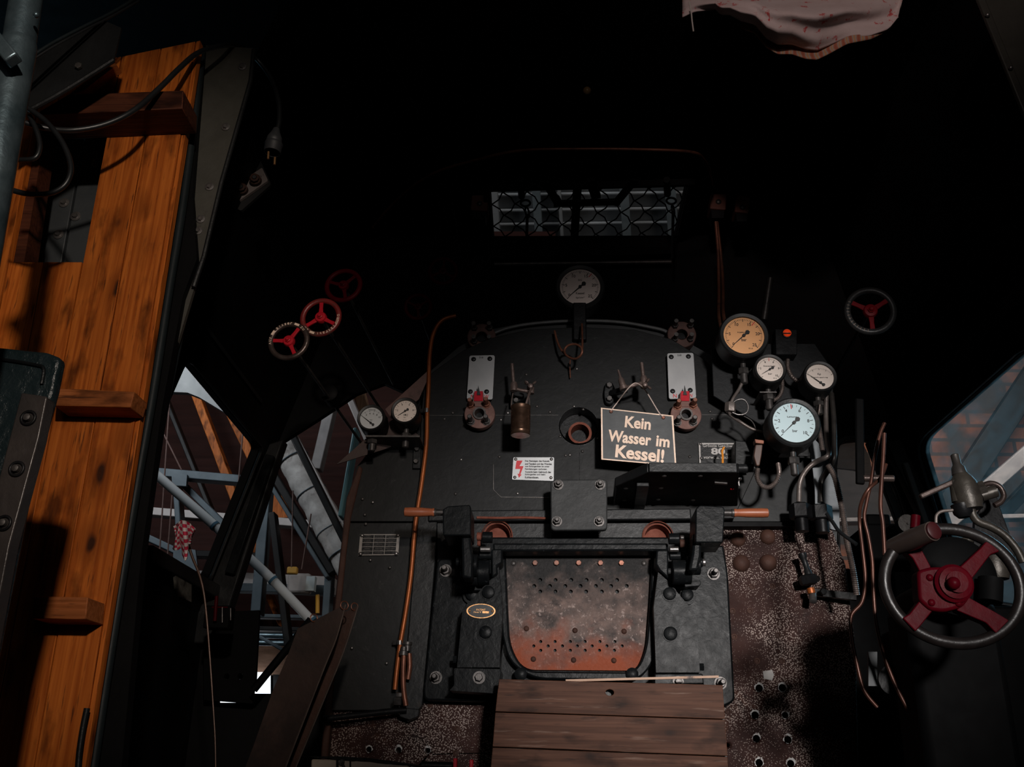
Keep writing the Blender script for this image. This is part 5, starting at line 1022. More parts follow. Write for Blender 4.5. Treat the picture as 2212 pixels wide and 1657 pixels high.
MB().lathe([(7*q, -.01), (9*q, 0), (16*q, .02), (17*q, .032), (15*q, .036)], P(596, 285, 2.2), dn, 24).build('plug_body', pm('plug_grey', (.035, .037, .04), (.05, .052, .055), 20, .5), pl)
MB().lathe([(19*q, 0), (20*q, .004), (19*q, .008), (18*q, .03), (16*q, .03), (16*q, .006), (0, .006)], P(592, 310, 2.2), dn, 26, cap=False).build('collar', pm('plug_dark', (.03, .031, .034), None, 10, .5), pl)
for x, y in ((580, 328), (594, 340)): MB().cyl(P(x, y, 2.185), P(x-1, y+16, 2.185), 2.4*q).build('pin', BRASS, pl)
# switch panel
sw = thing('light_switch', 'dark switch panel with a rotary dial and a two-socket strip behind the pillar', 'switch panel', P(535, 390, 2.6))
MB().px(fillet([(478, 290), (528, 272), (586, 398), (520, 456), (470, 420)], 5), 2.60, .012).build('panel', pm('panel_soot', (.010, .010, .010), (.014, .014, .014), 9, .6), sw)
DG = pm('grimy_plate', (.20, .165, .155), (.27, .23, .22), 14, .5, 0, .1, spot=((.08, .06, .055), 30, .6, .7))
for x, y, r in ((516, 360, 20), (500, 320, 18)):
    s = S(x, y, 2.59); dsk = MB().lathe([(r*s, 0), (r*s, .004)], P(x, y, 2.59), (0, -1, 0), 30).build('rotary_dial', DG, sw)
    MB().px([(x-14, y+8), (x+9, y-7), (x+17, y+6), (x+2, y+16)], 2.578, .008).build('dial_knob', TILE, dsk)
so = MB().px(fillet([(496, 409), (566, 362), (579, 390), (510, 438)], 3), 2.588, .010).build('socket_plate', DG, sw)
for x, y in ((524, 412), (553, 392)):
    s = S(x, y, 2.58); MB().lathe([(13*s, 0), (12*s, .02), (9*s, .022)], P(x, y, 2.588), (.15, -1, -.2), 24).lathe([(9.5*s, .02), (9.5*s, .034), (6*s, .035)], P(x, y, 2.588), (.15, -1, -.2), 8).build('socket', RUSTB, so)
    MB().lathe([(5*s, .036), (4*s, .038)], P(x, y, 2.588), (.15, -1, -.2), 14).build('socket_hole', TILE, so)
# ================================================================= left inside: rag rod, shields, odds
rod = tag(MB().tube([P(x, y, 2.7) for x, y in ((405, 1172), (416, 1205), (430, 1240), (440, 1280), (447, 1340), (454, 1430), (460, 1520), (465, 1610), (467, 1760))], lambda t: .0042*(1-.6*t), 8).build('rag_stick', pm('brown_rod', (.05, .024, .015), (.085, .042, .027), 18, .4, .3)), 'long thin brown rod leaning up with a checked rag on its tip', 'rod')
def cloth_mat(name, c1, c2, sc_):
    m = bpy.data.materials.new(name); m.use_nodes = True; nt = m.node_tree; N = nt.nodes; L = nt.links; b = N['Principled BSDF']; b.inputs['Roughness'].default_value = .85
    uv = N.new('ShaderNodeUVMap'); ck = N.new('ShaderNodeTexChecker'); ck.inputs['Scale'].default_value = sc_; ck.inputs['Color1'].default_value = (*c1, 1); ck.inputs['Color2'].default_value = (*c2, 1)
    L.new(uv.outputs[0], ck.inputs['Vector']); L.new(ck.outputs['Color'], b.inputs['Base Color']); return m
def add_uv(o, nu, nv):
    me = o.data; uv = me.uv_layers.new(name='UVMap')
    for l in me.loops: i = l.vertex_index % (nu+1); j = l.vertex_index//(nu+1); uv.data[l.index].uv = (i/nu, j/nv)
def rag(u, v):
    x = 374+u*46; yt = 1140-16*sin(pi*min(1, u*1.05))+(u-.5)*6; yb = (1180+22*sin(u*7)*.4) if u < .45 else (1196+18*max(0, 1-abs(u-.58)*7)) if u < .75 else 1176
    y = yt+(yb-yt)*v; return P(x+4*sin(v*3+u*9)-6*v*u, y, 2.68+.012*sin(u*19)+.010*sin(v*6+u*5)-.03*sin(pi*u))
nu, nv = 30, 20
rg = MB().grid(rag, nu, nv).build('checked_rag', cloth_mat('red_check', (.50, .02, .06), (.62, .55, .55), 11)); add_uv(rg, nu, nv)
md = rg.modifiers.new('thick', 'SOLIDIFY'); md.thickness = .003
tag(rg, 'red and white checked rag draped over the tip of a thin rod', 'rag')
def sheet(label, pts, Y, mat, loops):
    g = thing('curved_sheet', label, 'sheet metal', (P(650, 1600, Y).x, Y, 0), 'rusty sheets leaning beside the boiler')
    MB().px(pts, Y, .004).build('sheet', mat, g)
    for x, y, r in loops:
        s = S(x, y, Y); MB().torus(P(x, y+2, Y), (.75, -1, .1), r*s, 1.4*s, 24, 8).build('wire_loop', COPD, g)
    m = MB(); m.tube([P(x, y, Y) for x, y in pts[1:5]], .0024, 6, 4); m.build('rolled_edge', pm('lit_edge', (.12, .09, .08), (.2, .15, .13), 20, .4, .6), g)  # lighter metal stands in for light along the sheet's edge
SHT = pm('rusty_sheet', (.022, .0135, .0115), (.045, .026, .021), 6, .5, .0, .15, 40, spec=.15, spot=((.010, .008, .008), 4, .48, .66), spots2=((.09, .035, .017), 9, .64, .76))
sheet('front rusty curved sheet leaning beside the boiler', [(643, 1358), (746, 1306), (726, 1379), (698, 1448), (617, 1657), (560, 1790), (480, 1790), (548, 1610), (590, 1490), (625, 1407)], 2.45, SHT, [(744, 1306, 9), (678, 1333, 8)])
sheet('rear rusty curved sheet tucked behind the front one', [(715, 1335), (773, 1309), (742, 1407), (700, 1510), (639, 1657), (585, 1790), (520, 1790), (600, 1600), (690, 1420)], 2.55, RUSTB, [(766, 1309, 8)])
tag(MB().px([(478, 1322), (560, 1318), (552, 1466), (549, 1476), (545, 1520), (440, 1512), (440, 1400)], 3.62, .02, [circ(P(x, 1461, 3.62), .010, 10) for x in (490, 519)]+[[P(x, y, 3.62) for x, y in ((470, 1512.5), (500, 1512.5), (501, 1508), (470, 1508))]] if False else [circ(P(x, 1461, 3.62), .011, 10) for x in (490, 519)]).build('screen_plate', VOID), 'black rectangular plate with two small holes left of the sheets', 'plate')
tag(MB().cyl(P(548, 1490, 3.5), P(672, 1338, 3.5), .014).build('diagonal_stay', VOID), 'black diagonal stay bar behind the rusty sheets', 'bar')
oc = thing('oil_can_box', 'small black red-edged box with a red stick at the corner post foot', 'box', P(475, 1380, 3.3))
MB().box(P(474, 1335, 3.3), (.085, .06, .075)).build('box_body', VOID, oc, bev=.004)
MB().bar(P(458, 1312, 3.27), P(492, 1312, 3.27), .004, .004).build('red_edge', REDD, oc)
MB().cyl(P(468, 1288, 3.25), P(464, 1342, 3.25), .006).build('red_stick', REDD, oc)
MB().tube([P(x, y, 3.26) for x, y in ((480, 1312), (480, 1345))], .002, 6, 0).tube([P(x, y, 3.26) for x, y in ((498, 1314), (498, 1340))], .002, 6, 0).build('bright_edge', STEEL, oc)
tag(MB().prism([PP(355, 1222, LP0, LN)+LN*.03, PP(392, 1245, LP0, LN)+LN*.03, PP(380, 1290, LP0, LN)+LN*.05, PP(348, 1276, LP0, LN)+LN*.05], LN*.01).build('paper_label', pm('flaked_label', (.02, .02, .018), (.16, .15, .13), 30, .7)), 'flaked grey label on the dark wall beneath the left window', 'label')
# ================================================================= bottom foreground
cr = thing('cream_seat_box', 'cream box edge with torn black covering at the bottom of the view', 'box', (P(775, 1700, 2.3).x, 2.3, 0))
MB().px([(672, 1640), (760, 1642), (800, 1644), (850, 1650), (888, 1654), (892, 1780), (668, 1780)], 2.3, .25).build('box_side', pm('cream_paint', (.58, .48, .38), (.70, .58, .47), 12, .6, spot=((.2, .15, .12), 16, .58, .7)), cr, bev=.004)
edge = [(668, 1634), (740, 1634), (800, 1638), (860, 1646), (890, 1652), (886, 1657)]+[(888-k*9, 1651-k*.72+2.6*random.random()+1.2) for k in range(1, 24)]
MB().px(edge, 2.297, .26).build('torn_cover', TAR, cr)
MB().px([(726, 1642), (731, 1642), (731, 1690), (726, 1690)], 2.296, .004).px([(755, 1640), (758, 1640), (758, 1690), (755, 1690)], 2.296, .004).build('seam', TAR, cr)
lt = MB().lathe([(.006, 0), (.006, .006)], P(739, 1647, 2.298), (0, -1, 0), 14).tube([P(739, 1647, 2.292), P(743, 1656, 2.29), P(748, 1668, 2.29)], .0025, 8).build('latch', DSTEEL, cr)
dc = thing('drain_cock', 'red-handled cock on a black bar at the bottom beside the board', 'valve', P(985, 1660, 2.6))
MB().cyl(P(910, 1653, 2.6), P(978, 1655, 2.6), .0095).build('bar', TAR, dc, bev=.002)
for x, y in ((983, 1638), (1018, 1641)): MB().px(fillet([(x-4, y), (x+4, y), (x+3, y+40), (x-4, y+40)], 2), 2.58, .02).build('red_handle', REDP, dc, bev=.002)
# ================================================================= upper dark odds
BRN = pm('brown_box', (.10, .032, .022), (.15, .05, .035), 14, .6, 0, .1, spot=((.04, .015, .012), 12, .6, .7))
for x, y, w, h, l in ((1036, 432, 40, 48, 'dim brown switch box left of the roof hatch'), (1552, 428, 38, 50, 'dim brown switch box right of the roof hatch, above the conduits'), (1604, 440, 34, 40, 'dim brown junction box at the end of the row right of the hatch')):
    g = thing('switch_box', l, 'box', P(x, y, 3.4), 'brown boxes beside the roof hatch')
    MB().px(fillet([(x-w/2+4, y-h/2), (x+w/2, y-h/2+4), (x+w/2-3, y+h/2), (x-w/2, y+h/2-3)], 4), 3.38, .08).build('box_body', BRN, g, bev=.004)
    MB().dome(P(x, y+8, 3.38), .012, .008, (0, -1, 0)).build('button', DSTEEL, g)
    MB().px([(x-w/2+3, y+h/2), (x+w/2-6, y+h/2), (x+w/2-8, y+h/2+18), (x-w/2+5, y+h/2+18)], 3.39, .06).build('gland', TAR, g)
cable('thin pipe arched over the roof hatch to the right switch box', [(805, 492, 3.5), (850, 440, 3.38), (930, 378, 3.12), (1040, 343, 2.98), (1130, 325, 2.9), (1260, 322, 2.88), (1380, 323, 2.88), (1490, 328, 2.9), (1520, 345, 3.0), (1536, 380, 3.2), (1540, 405, 3.36)], 3.6, COPD, 'thin_pipe')
cable('thin wire hanging slack in the dark left of the hatch', [(810, 50, 2.4), (880, 200, 2.72), (940, 320, 3.0), (975, 430, 3.3), (995, 560, 3.5)], 2.4, CABLE, 'thin_wire')
hd = thing('hatch_pull', 'black trapezoid pull handle hanging under the roof hatch', 'handle', P(1260, 440, 3.1))
zt2 = ROOF-.03
MB().bar(PZ(1178, 392, zt2), PZ(1208, 444, zt2), .03, .012).bar(PZ(1196, 440, zt2), PZ(1338, 436, zt2), .034, .012).bar(PZ(1328, 442, zt2), PZ(1372, 388, zt2), .03, .012).build('handle_bar', TAR, hd)
MB().bar(PZ(1275, 388, zt2-.02), PZ(1288, 425, zt2-.02), .036, .02).build('handle_grip', TAR, hd)
for x, y0, y1, y2, l in ((1125, 388, 425, 550, 'black hook and chain hanging at the left of the hatch'), (1440, 388, 420, 560, 'black hook and chain hanging at the right of the hatch')):
    g = thing('hatch_hook', l, 'hook', PZ(x, y0, zt2), 'hatch hooks and chains')
    MB().tube([PZ(x, y0, zt2), PZ(x+2, y1, zt2)], .014, 10, 0).build('hook_shank', TAR, g)
    s = S(x, y1, 3.4); MB().torus(PZ(x+10, y1+14, zt2-.02), (0, -1, .3), 10*s, 2.4*s, 20, 8).torus(PZ(x+14, y1+34, zt2-.04), (1, -.4, 0), 11*s, 2.2*s, 20, 8).build('chain_link', TAR, g)
    MB().tube([PZ(x+14, y1+40, zt2-.04), P(x+12, y2, 3.5)], .006, 8, 0).build('pull_rod', TAR, g)
bu = thing('cab_lamp', 'small unlit bulb in a holder on the dark cab ceiling', 'lamp', P(1268, 180, 2.7))
MB().lathe([(.012, .03), (.016, .02), (.016, 0), (.012, -.004)], P(1268, 182, 2.7), (0, 0, 1), 16).build('lamp_holder', TAR, bu)
MB().ball(P(1268, 196, 2.7), .014).build('bulb', pm('amber_bulb', (.30, .18, .08), None, 5, .15), bu)
tag(MB().tube([P(1664, 600, 2.9), P(1650, 690, 2.95)], .012, 12, 0).build('dark_pipe', IRP), 'dark round pipe end above the amber gauge', 'pipe')
# ================================================================= hanging laundry bundle at the top right
edge_pts = [(1474, 36), (1500, 28), (1545, 30), (1556, 44), (1576, 46), (1600, 62), (1630, 72), (1655, 104), (1680, 118), (1710, 118), (1740, 128), (1765, 130), (1790, 118), (1830, 96), (1880, 86), (1920, 66), (1940, 38), (1948, -5)]
def edge_y(x):
    for (x0, y0), (x1, y1) in zip(edge_pts, edge_pts[1:]):
        if x0 <= x <= x1: return y0+(y1-y0)*(x-x0)/(x1-x0)
    return edge_pts[-1][1]
def cloth(k, drop, Y0, x0=1474, x1=1948, ph=0):
    def f(u, v):
        x = x0+(x1-x0)*u; yb = edge_y(x)-drop*sin(pi*u); yt = -30
        y = yt+(yb-yt)*v; bel = sin(pi*u)
        d = .040*sin(v*8+u*1.6+ph)*bel*v+.016*sin(v*15-u*3+ph)*bel+.010*sin(u*6+v*4+ph)
        return P(x, y, Y0-.10*bel*sin(pi*v*.75)+d)
    return f
CL = pm('floral_cotton', (.52, .40, .38), (.64, .53, .52), 6, .9, 0, .3, 70, spot=((.50, .07, .07), 26, .585, .63), spots2=((.36, .30, .30), 9, .6, .75))
lc = thing('laundry_bundle', 'bundled pale floral cotton cloth hanging at the top right', 'cloth', P(1710, 0, 2.4))
o = MB().grid(cloth(0, 22, 2.29), 60, 34).build('cloth_fold', CL, lc, ang=80); m_ = o.modifiers.new('thick', 'SOLIDIFY'); m_.thickness = .004
STR = bpy.data.materials.new('striped_hem'); STR.use_nodes = True
def _s():
    nt = STR.node_tree; N = nt.nodes; L = nt.links; b = N['Principled BSDF']; b.inputs['Roughness'].default_value = .9
    tc = N.new('ShaderNodeTexCoord'); w = N.new('ShaderNodeTexWave'); w.inputs['Scale'].default_value = 14; w.inputs['Distortion'].default_value = 3; L.new(tc.outputs['Object'], w.inputs['Vector'])
    r = N.new('ShaderNodeValToRGB'); e = r.color_ramp.elements; e[0].color = (.32, .09, .05, 1); e[1].color = (.44, .22, .10, 1); k = e.new(.4); k.color = (.38, .16, .10, 1); k = e.new(.7); k.color = (.30, .30, .28, 1)
    L.new(w.outputs['Fac'], r.inputs['Fac']); L.new(r.outputs[0], b.inputs['Base Color'])
_s()
o = MB().grid(cloth(0, 0, 2.33, 1600, 1948, 1.3), 60, 26).build('striped_lining', STR, lc, ang=80); m_ = o.modifiers.new('thick', 'SOLIDIFY'); m_.thickness = .004
MB().tube([P(x, y, 2.24) for x, y in ((1489, 4), (1493, 25), (1495, 45), (1498, 68))], .0022, 6).build('tie_string', pm('string_white', (.6, .55, .5), None, 20, .8), lc)
# ================================================================= the engine shed outside
def hp(x, y, Y=6.5): return P(x, y, Y)
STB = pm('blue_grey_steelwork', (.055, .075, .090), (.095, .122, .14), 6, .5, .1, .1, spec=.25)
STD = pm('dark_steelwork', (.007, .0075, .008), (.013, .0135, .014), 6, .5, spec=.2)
ORB = wood('orange_rafter', (.62, .19, .045), (.46, .12, .025), (.1, .03, .01), True)
DKB = pm('dark_roof_boards', (.017, .0055, .0042), (.032, .0105, .008), 3, .7, 0, .1, spec=.1, stretch=(.4, 1, 6))
WHB = pm('pale_girder', (.34, .31, .30), (.46, .43, .42), 6, .6)
GRB2 = pm('grey_column_paint', (.12, .115, .115), (.19, .18, .18), 8, .6)
HY = 7.5
struct('shed_wall', MB().px([(-200, 500), (1200, 500), (1200, 1445), (-200, 1445)], HY, .1), DKB)
struct('shed_brick_wall', MB().px([(300, 1385), (1000, 1385), (1000, 1456), (300, 1456)], HY-.05, .1), pm('tan_brick', (.22, .12, .075), (.32, .19, .13), 12, .8, 0, .2, stretch=(1, 1, 4)))
DAY = bpy.data.materials.new('daylight_window'); DAY.use_nodes = True; _b = DAY.node_tree.nodes['Principled BSDF']; _b.inputs['Emission Color'].default_value = (.86, .93, 1, 1); _b.inputs['Emission Strength'].default_value = 1.3; _b.inputs['Base Color'].default_value = (.8, .8, .8, 1)
struct('window_5', MB().px([(430, 1452), (583, 1452), (583, 1530), (430, 1530)], HY-.1, .02), DAY)
struct('shed_lower_wall', MB().px([(300, 1440), (1000, 1440), (1000, 1800), (300, 1800)], HY, .1, [[P(x, y, HY) for x, y in ((425, 1449), (590, 1449), (590, 1535), (425, 1535))]]), STD)
def beam(name, label, a, b, wpx, mat, Y=6.5, t=.10, cat='beam', grp=None):
    s = S((a[0]+b[0])/2, (a[1]+b[1])/2, Y)
    return tag(MB().bar(hp(*a, Y), hp(*b, Y), t, wpx*s, up=(0, 1, 0) if False else ((hp(*b, Y)-hp(*a, Y)).cross(V((0, 1, 0))))).build(name, mat, bev=.006), label, cat, grp)
rf = 'orange wooden rafters of the shed'
beam('rafter', 'orange rafter in the middle of the left side window', (390, 760), (514, 1090), 17, ORB, 7.2, .12, 'rafter', rf)
beam('rafter', 'orange rafter at the right corner of the left side window', (450, 790), (560, 1020), 18, ORB, 7.2, .12, 'rafter', rf)
beam('rafter', 'orange rafter continuing behind the corner post', (530, 1125), (560, 1200), 14, ORB, 7.2, .12, 'rafter', rf)
beam('rafter', 'short orange strut low beside the black column', (576, 1272), (612, 1350), 14, ORB, 7.2, .12, 'rafter', rf)
tag(MB().px([(590, 1055), (650, 1110), (650, 1118), (585, 1118)], 7.25, .05).build('orange_board', ORB), 'glowing orange board between the steel columns', 'board')
beam('steel_girder', 'blue grey steel girder across the left side window', (120, 1004), (560, 1042), 18, STB, 6.2, .1)
tag(MB().px([(370, 1022), (404, 1025), (402, 1050), (372, 1048)], 6.12, .03).build('gusset_plate', STB), 'blue grey gusset plate under the steel girder', 'plate')
beam('steel_strut', 'blue grey strut running down from the gusset plate', (398, 1048), (512, 1160), 13, STB, 6.25)
beam('steel_hanger', 'short blue grey hanger below the gusset', (384, 1050), (390, 1140), 12, STB, 6.3)
beam('pale_girder', 'pale girder behind the fluorescent tube and the duct', (80, 1087), (760, 1142), 17, WHB, 6.8)
beam('steel_rail', 'blue grey rail low in the left side window', (130, 1074), (400, 1200), 14, STB, 6.4)
tag(MB().px([(375, 1180), (422, 1188), (430, 1250), (408, 1260), (372, 1235)], 6.35, .02).build('gusset_plate', STB), 'triangular grey gusset plate below the checked rag', 'plate')
beam('steel_strut', 'thin dark strut behind the orange rafter', (330, 790), (470, 1135), 9, STD, 7.0)
beam('steel_beam', 'dark beam level with the rag', (420, 1198), (560, 1204), 14, STD, 6.9)
# ceiling panel at the top of the side window
tag(MB().prism([hp(330, 760, 6), hp(470, 770, 6), hp(500, 900, 6), hp(430, 858, 6), hp(405, 848, 6), hp(340, 845, 6)], (0, .05, 0)).build('pale_hood', pm('pale_hood', (.16, .175, .18), (.24, .255, .26), 5, .6)), 'pale sheet hood at the tip of the left side window', 'sheet')
# duct
dt = thing('insulated_duct', 'thick grey insulated duct slanting down in the left front window', 'duct', hp(680, 1080, 6))
q = S(680, 1080, 6); a = hp(600, 930, 6); b = hp(780, 1265, 6)
MB().tube([a.lerp(b, k/40) for k in range(41)], lambda t: 33*q*(1+.03*sin(t*60)+.02*sin(t*23)), 24, 0).build('duct_wrap', pm('duct_grey', (.26, .25, .24), (.42, .41, .40), 14, .7, .1, .3, 40, spot=((.14, .12, .11), 9, .55, .68)), dt)
for t in (.2, .42, .66, .8): MB().torus(a.lerp(b, t), b-a, 33.5*q, 1.6*q, 32, 8).build('duct_band', STB, dt)
beam('steel_column', 'dark steel beam running beside the insulated duct', (630, 935), (790, 1260), 14, STD, 5.5)
beam('grey_rail', 'thin grey rail on the far side of the duct', (645, 950), (760, 1165), 5, WHB, 5.75, .04)
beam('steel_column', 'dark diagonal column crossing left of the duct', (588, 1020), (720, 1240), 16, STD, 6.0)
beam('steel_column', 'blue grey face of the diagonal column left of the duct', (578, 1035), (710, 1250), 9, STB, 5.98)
beam('steel_column', 'upright blue grey column left of the duct', (580, 1030), (556, 1330), 22, STB, 6.3)
beam('steel_column', 'dark leaning column right of the upright one', (590, 1110), (625, 1400), 14, STD, 6.2)
beam('steel_column', 'right upright steel post beside the boiler edge', (716, 1200), (706, 1340), 16, STB, 6.1)
beam('white_post', 'white post leaning behind the handwheel spindles', (735, 815), (812, 990), 14, WHB, 5.5)
beam('tan_post', 'tan wooden post behind the grey heating gauge', (765, 805), (806, 960), 24, wood('tan_post_wood', (.60, .38, .25), (.46, .28, .18), (.2, .1, .06), True), 5.6)
beam('teal_glint', 'thin bar standing in for a teal highlight beside the brown flap', (771, 930), (738, 1120), 9, pm('teal_highlight', (.08, .20, .23), (.12, .27, .30), 6, .5), 5.0)  # thin bar coloured teal in place of a highlight
beam('grey_column', 'grey fluted column right of the duct', (742, 770), (684, 1016), 22, GRB2, 6.6)
# fluorescent tubes
TUBE = bpy.data.materials.new('clear_tube'); TUBE.use_nodes = True; _b = TUBE.node_tree.nodes['Principled BSDF']; _b.inputs['Base Color'].default_value = (.72, .76, .78, 1); _b.inputs['Roughness'].default_value = .10; _b.inputs['Metallic'].default_value = .15; _b.inputs['Specular IOR Level'].default_value = .9
for k, (a, b, l) in enumerate((((322, 1012), (462, 1134), 'upper unlit tube lamp slanting across the left side window'), ((466, 1138), (588, 1252), 'middle unlit tube lamp crossing behind the corner post'), ((590, 1254), (672, 1340), 'lower unlit tube lamp ending above the rusty sheets'))):
    g = thing('tube_lamp', l, 'lamp', hp(*b, 5.0), 'row of clear tube lamps'); s = S(*a, 5.0)
    MB().cyl(hp(*a, 5.0), hp(*b, 5.0), 10*s, n=20).build('tube', TUBE, g)
    MB().bar(hp(a[0]+4, a[1]-7, 5.02), hp(b[0]+4, b[1]-7, 5.02), .02, 5*s).build('lamp_rail', WHB, g)
    MB().cyl(hp(*b, 5.0), hp(b[0]+4, b[1]+4, 5.0), 11*s).build('end_cap', pm('cap_blue', (.05, .13, .2), None, 5, .4), g)
# crane, rails and pipes low down
cg = thing('overhead_crane', 'grey overhead crane girder with a small hoist low in the window', 'crane', hp(640, 1270, 7))
MB().px([(420, 1232), (720, 1246), (720, 1282), (420, 1268)], 7.0, .15).build('girder', WHB, cg)
MB().px([(560, 1262), (690, 1266), (690, 1275), (560, 1271)], 6.95, .05).build('girder_flange', STB, cg)
MB().box(hp(648, 1262, 6.8), (.16, .1, .14)).build('hoist_motor', WHB, cg, bev=.02)
MB().box(hp(672, 1262, 6.75), (.06, .06, .10)).build('control_box', pm('control_white', (.6, .68, .7), None, 5, .4), cg)
MB().cyl(hp(686, 1285, 6.75), hp(686, 1325, 6.75), .014).build('hook_rod', pm('crane_yellow', (.7, .36, .04), None, 5, .5), cg)
for x, y in ((632, 1233), (456, 1222)): tag(MB().box(hp(x, y, 6.6), (.07, .05, .05)).build('yellow_block', pm('yellow_block', (.75, .42, .08), None, 5, .5), bev=.01), 'small yellow pulley block '+('right of the corner post' if x > 500 else 'just left of the corner post'), 'pulley')
for y, w, mt, l in ((1270, 18, STB, 'blue grey rail just below the crane girder'), (1330, 8, STB, 'blue grey rail above the dark screen plate'), (1357, 9, STD, 'dark rail over the lowest pipe'),):
    beam('steel_rail', l, (480, y), (720, y+6), w, mt, 6.9)
for y, l in ((1372, 'upper horizontal blue grey pipe near the window bottom'), (1388, 'lower bright horizontal pipe near the window bottom')):
    tag(MB().cyl(hp(520, y, 6.8), hp(720, y+4, 6.8), 6*S(600, y, 6.8)).build('shed_pipe', GALV), l, 'pipe')
beam('steel_strut', 'thin blue grey strut slanting over the brick band', (555, 1372), (625, 1412), 7, STB, 6.6)
for x0, y0, x1, y1, l in ((366, 870, 345, 1190, 'chain hanging in the left side window'), (525, 930, 512, 1080, 'thin cord hanging beside the second rafter'), (350, 930, 392, 1015, 'slanting cord near the planks'), (633, 1060, 630, 1225, 'thin cord dropping to the yellow pulley'), (672, 1110, 652, 1230, 'thin slanted cord right of the pulley'), (372, 1070, 362, 1200, 'second thin chain below the girder')):
    tag(MB().tube([hp(x0, y0, 5.6), hp(x1, y1, 5.6)], .0045, 6, 0).build('hanging_rope', pm('cord', (.09, .05, .042), (.14, .08, .07), 30, .7)), l, 'cord')
# shed roof seen through the hatch
CORR = pm('roof_sheet_grey', (.10, .105, .108), (.17, .175, .178), 2.2, .6, 0, 0)
zr = 5.2
corners = [PZ(x, y, zr) for x, y in ((900, 250), (1650, 230), (1600, 620), (950, 640))]
struct('shed_ceiling', MB().prism(corners, (0, 0, .05)), CORR)
PALE = pm('roof_bar_pale', (.30, .30, .30), (.42, .42, .42), 4, .6); GRB = pm('roof_bar_grey', (.16, .19, .20), (.24, .27, .28), 4, .6)
for x, w, mt, l in ((1072, 12, PALE, 'pale roof bar at the left of the hatch view'), (1162, 16, GRB, 'grey roof bar left of the hatch glazing bar'), (1212, 6, PALE, 'thin pale roof bar beside the hatch glazing bar'), (1352, 18, GRB, 'grey roof bar right of the hatch glazing bar'), (1452, 22, GRB, 'broad grey roof bar at the right of the hatch view')):
    a = PZ(x-6, 380, zr-.1); b = PZ(x+6, 560, zr-.1); s = S(x, 460, 8)
    tag(MB().bar(a, b, w*s, .12).build('roof_bar', mt), l, 'roof bar', 'roof bars over the hatch')
for i, y in enumerate((418, 452, 482, 520)):
    a = PZ(1030, y+3, zr-.02); b = PZ(1510, y-3, zr-.02)
    tag(MB().bar(a, b, .02, .02).build('roof_batten', PALE), ('highest', 'second highest', 'second lowest', 'lowest')[i]+' thin pale cross batten of the shed roof seen in the hatch', 'batten', 'cross battens over the hatch')
# brick wall on the right
def brickmat():
    m = bpy.data.materials.new('shed_brick'); m.use_nodes = True; nt = m.node_tree; N = nt.nodes; L = nt.links; b = N['Principled BSDF']; b.inputs['Roughness'].default_value = .85
    tc = N.new('ShaderNodeTexCoord'); mp = N.new('ShaderNodeMapping'); mp.inputs['Rotation'].default_value = (radians(90), 0, 0); br = N.new('ShaderNodeTexBrick')
    n = N.new('ShaderNodeTexNoise'); n.inputs['Scale'].default_value = 1.6; n.inputs['Detail'].default_value = 5
    br.inputs['Scale'].default_value = 1.9; br.inputs['Color1'].default_value = (.42, .15, .07, 1); br.inputs['Color2'].default_value = (.26, .085, .045, 1); br.inputs['Mortar'].default_value = (.09, .06, .05, 1); br.inputs['Mortar Size'].default_value = .025; br.inputs['Brick Width'].default_value = .55; br.inputs['Row Height'].default_value = .2
    L.new(tc.outputs['Object'], mp.inputs['Vector']); L.new(mp.outputs[0], br.inputs['Vector']); L.new(tc.outputs['Object'], n.inputs['Vector'])
    x = N.new('ShaderNodeMix'); x.data_type = 'RGBA'; r = N.new('ShaderNodeValToRGB'); r.color_ramp.elements[0].position = .47; r.color_ramp.elements[1].position = .60
    L.new(n.outputs['Fac'], r.inputs['Fac']); L.new(r.outputs[0], x.inputs['Factor']); x.inputs['A'].default_value = (.045, .042, .042, 1); L.new(br.outputs['Color'], x.inputs['B']); L.new(x.outputs['Result'], b.inputs['Base Color']); return m
struct('shed_side_wall', MB().px([(1650, 500), (3000, 500), (3000, 1800), (1650, 1800)], 6.6, .1), brickmat())
beam('shed_beam', 'pale grey beam slanting outside the right side window', (1980, 1188), (2560, 680), 30, WHB, 5.8)
beam('shed_beam', 'dark beam above the pale one outside the right side window', (1990, 1182), (2420, 525), 50, STD, 6.2)
beam('shed_beam', 'dark lower beam outside the right side window', (2040, 1244), (2560, 691), 26, STD, 6.2)
beam('shed_rail', 'pale horizontal rail outside the right windows', (1700, 1130), (2600, 1110), 10, WHB, 5.9)
tag(MB().prism([P(x, y, 4.6) for x, y in fillet([(1800, 1010), (1800, 950), (1860, 950), (1880, 990), (1885, 1040), (1850, 1015)], 8)], (0, .02, 0)).build('hood_sheet', pm('brown_hood', (.10, .075, .06), (.15, .115, .095), 8, .6, 0, .2)), 'brownish sheet hood outside the right front window', 'sheet')
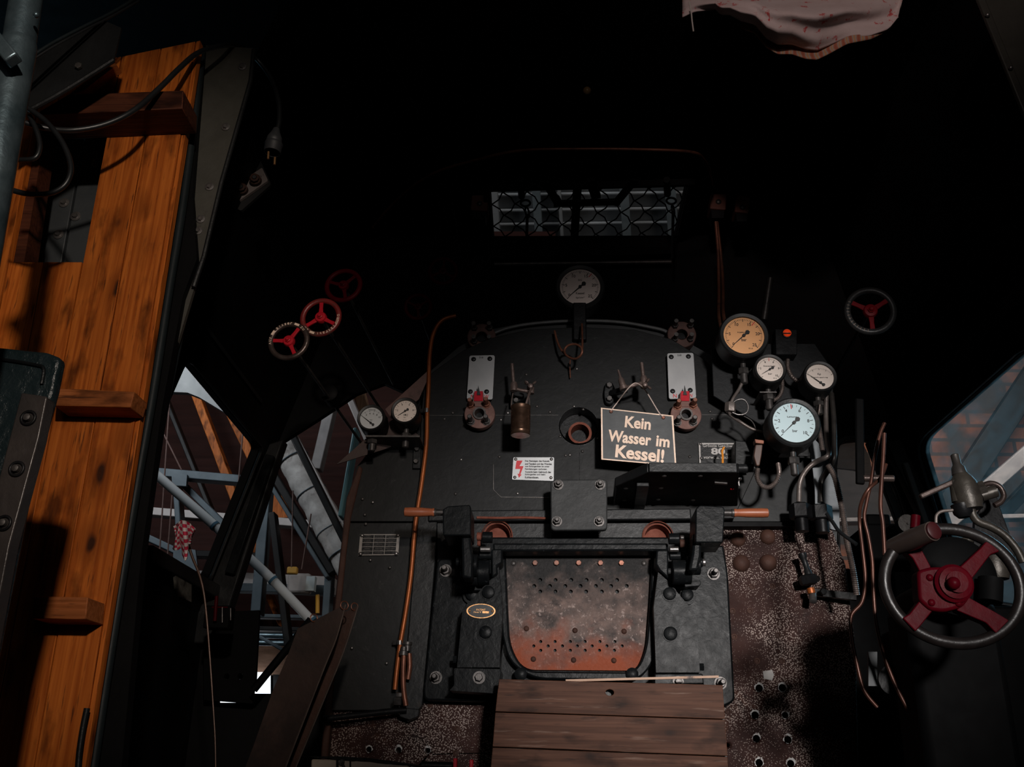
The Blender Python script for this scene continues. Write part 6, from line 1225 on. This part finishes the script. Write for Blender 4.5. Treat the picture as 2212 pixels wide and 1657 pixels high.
# ================================================================= light
def spot(name, loc, to, power, col, ang, blend=.4, r=.25):
    l = bpy.data.lights.new(name, 'SPOT'); l.energy = power; l.color = col; l.spot_size = radians(ang); l.spot_blend = blend; l.shadow_soft_size = r
    o = bpy.data.objects.new(name, l); COL.objects.link(o); o.location = V(loc); o.rotation_euler = (V(to)-V(loc)).to_track_quat('-Z', 'Y').to_euler(); return o
def area(name, loc, to, power, col, sx, sy, spread=180):
    l = bpy.data.lights.new(name, 'AREA'); l.energy = power; l.color = col; l.shape = 'RECTANGLE'; l.size = sx; l.size_y = sy; l.spread = radians(spread)
    o = bpy.data.objects.new(name, l); COL.objects.link(o); o.location = V(loc); o.rotation_euler = (V(to)-V(loc)).to_track_quat('-Z', 'Y').to_euler(); return o
spot('shed_lamp_cab', (1.15, -3.0, 1.05), (.32, 3.0, .75), 1450, (1, .95, .92), 18.6, 1.0, .19)
spot('shed_lamp_left', (.55, -1.9, 1.5), (-1.10, 2.0, 1.0), 265, (1, .86, .74), 29, .7, .07)
area('shed_lamp_front_left', (-3.2, 4.6, 3.2), (-2.6, 7.0, 2.2), 46, (.92, .96, 1), 1.5, 1.0)
area('shed_lamp_front_right', (2.6, 4.4, 3.0), (3.0, 6.6, 1.6), 45, (1, .92, .86), 1.2, .8)
area('shed_window_right', (2.7, 3.9, 1.9), (.9, 2.7, .6), 2.2, (.30, .72, 1), .5, .5, 90)
area('shed_window_left', (-2.4, 3.3, 1.7), (-.6, 2.4, .8), 1.2, (.35, .75, 1), .5, .5)
area('shed_roof_light', (.1, 4.2, 4.6), (.1, 5.0, 5.3), 26, (.9, .96, 1), 2.0, 1.0)
area('shed_fill_rear', (0.3, -2.5, 1.6), (.1, 3.0, 1.4), 5, (1, .93, .9), 1.6, 1.2)
spot('cloth_fill_spot', (-.4, -3.2, 1.9), (.80, 2.25, 2.30), 260, (1, .80, .74), 15, 1.0, .2)  # added weak spot, brightens the hanging cloth and right pillar plate
w = bpy.data.worlds.new('world'); sc.world = w; w.use_nodes = True
w.node_tree.nodes['Background'].inputs[0].default_value = (.5, .7, .8, 1); w.node_tree.nodes['Background'].inputs[1].default_value = .0012
sc.view_settings.view_transform = 'Standard'; sc.view_settings.look = 'None'; sc.view_settings.exposure = 0; sc.view_settings.gamma = 1
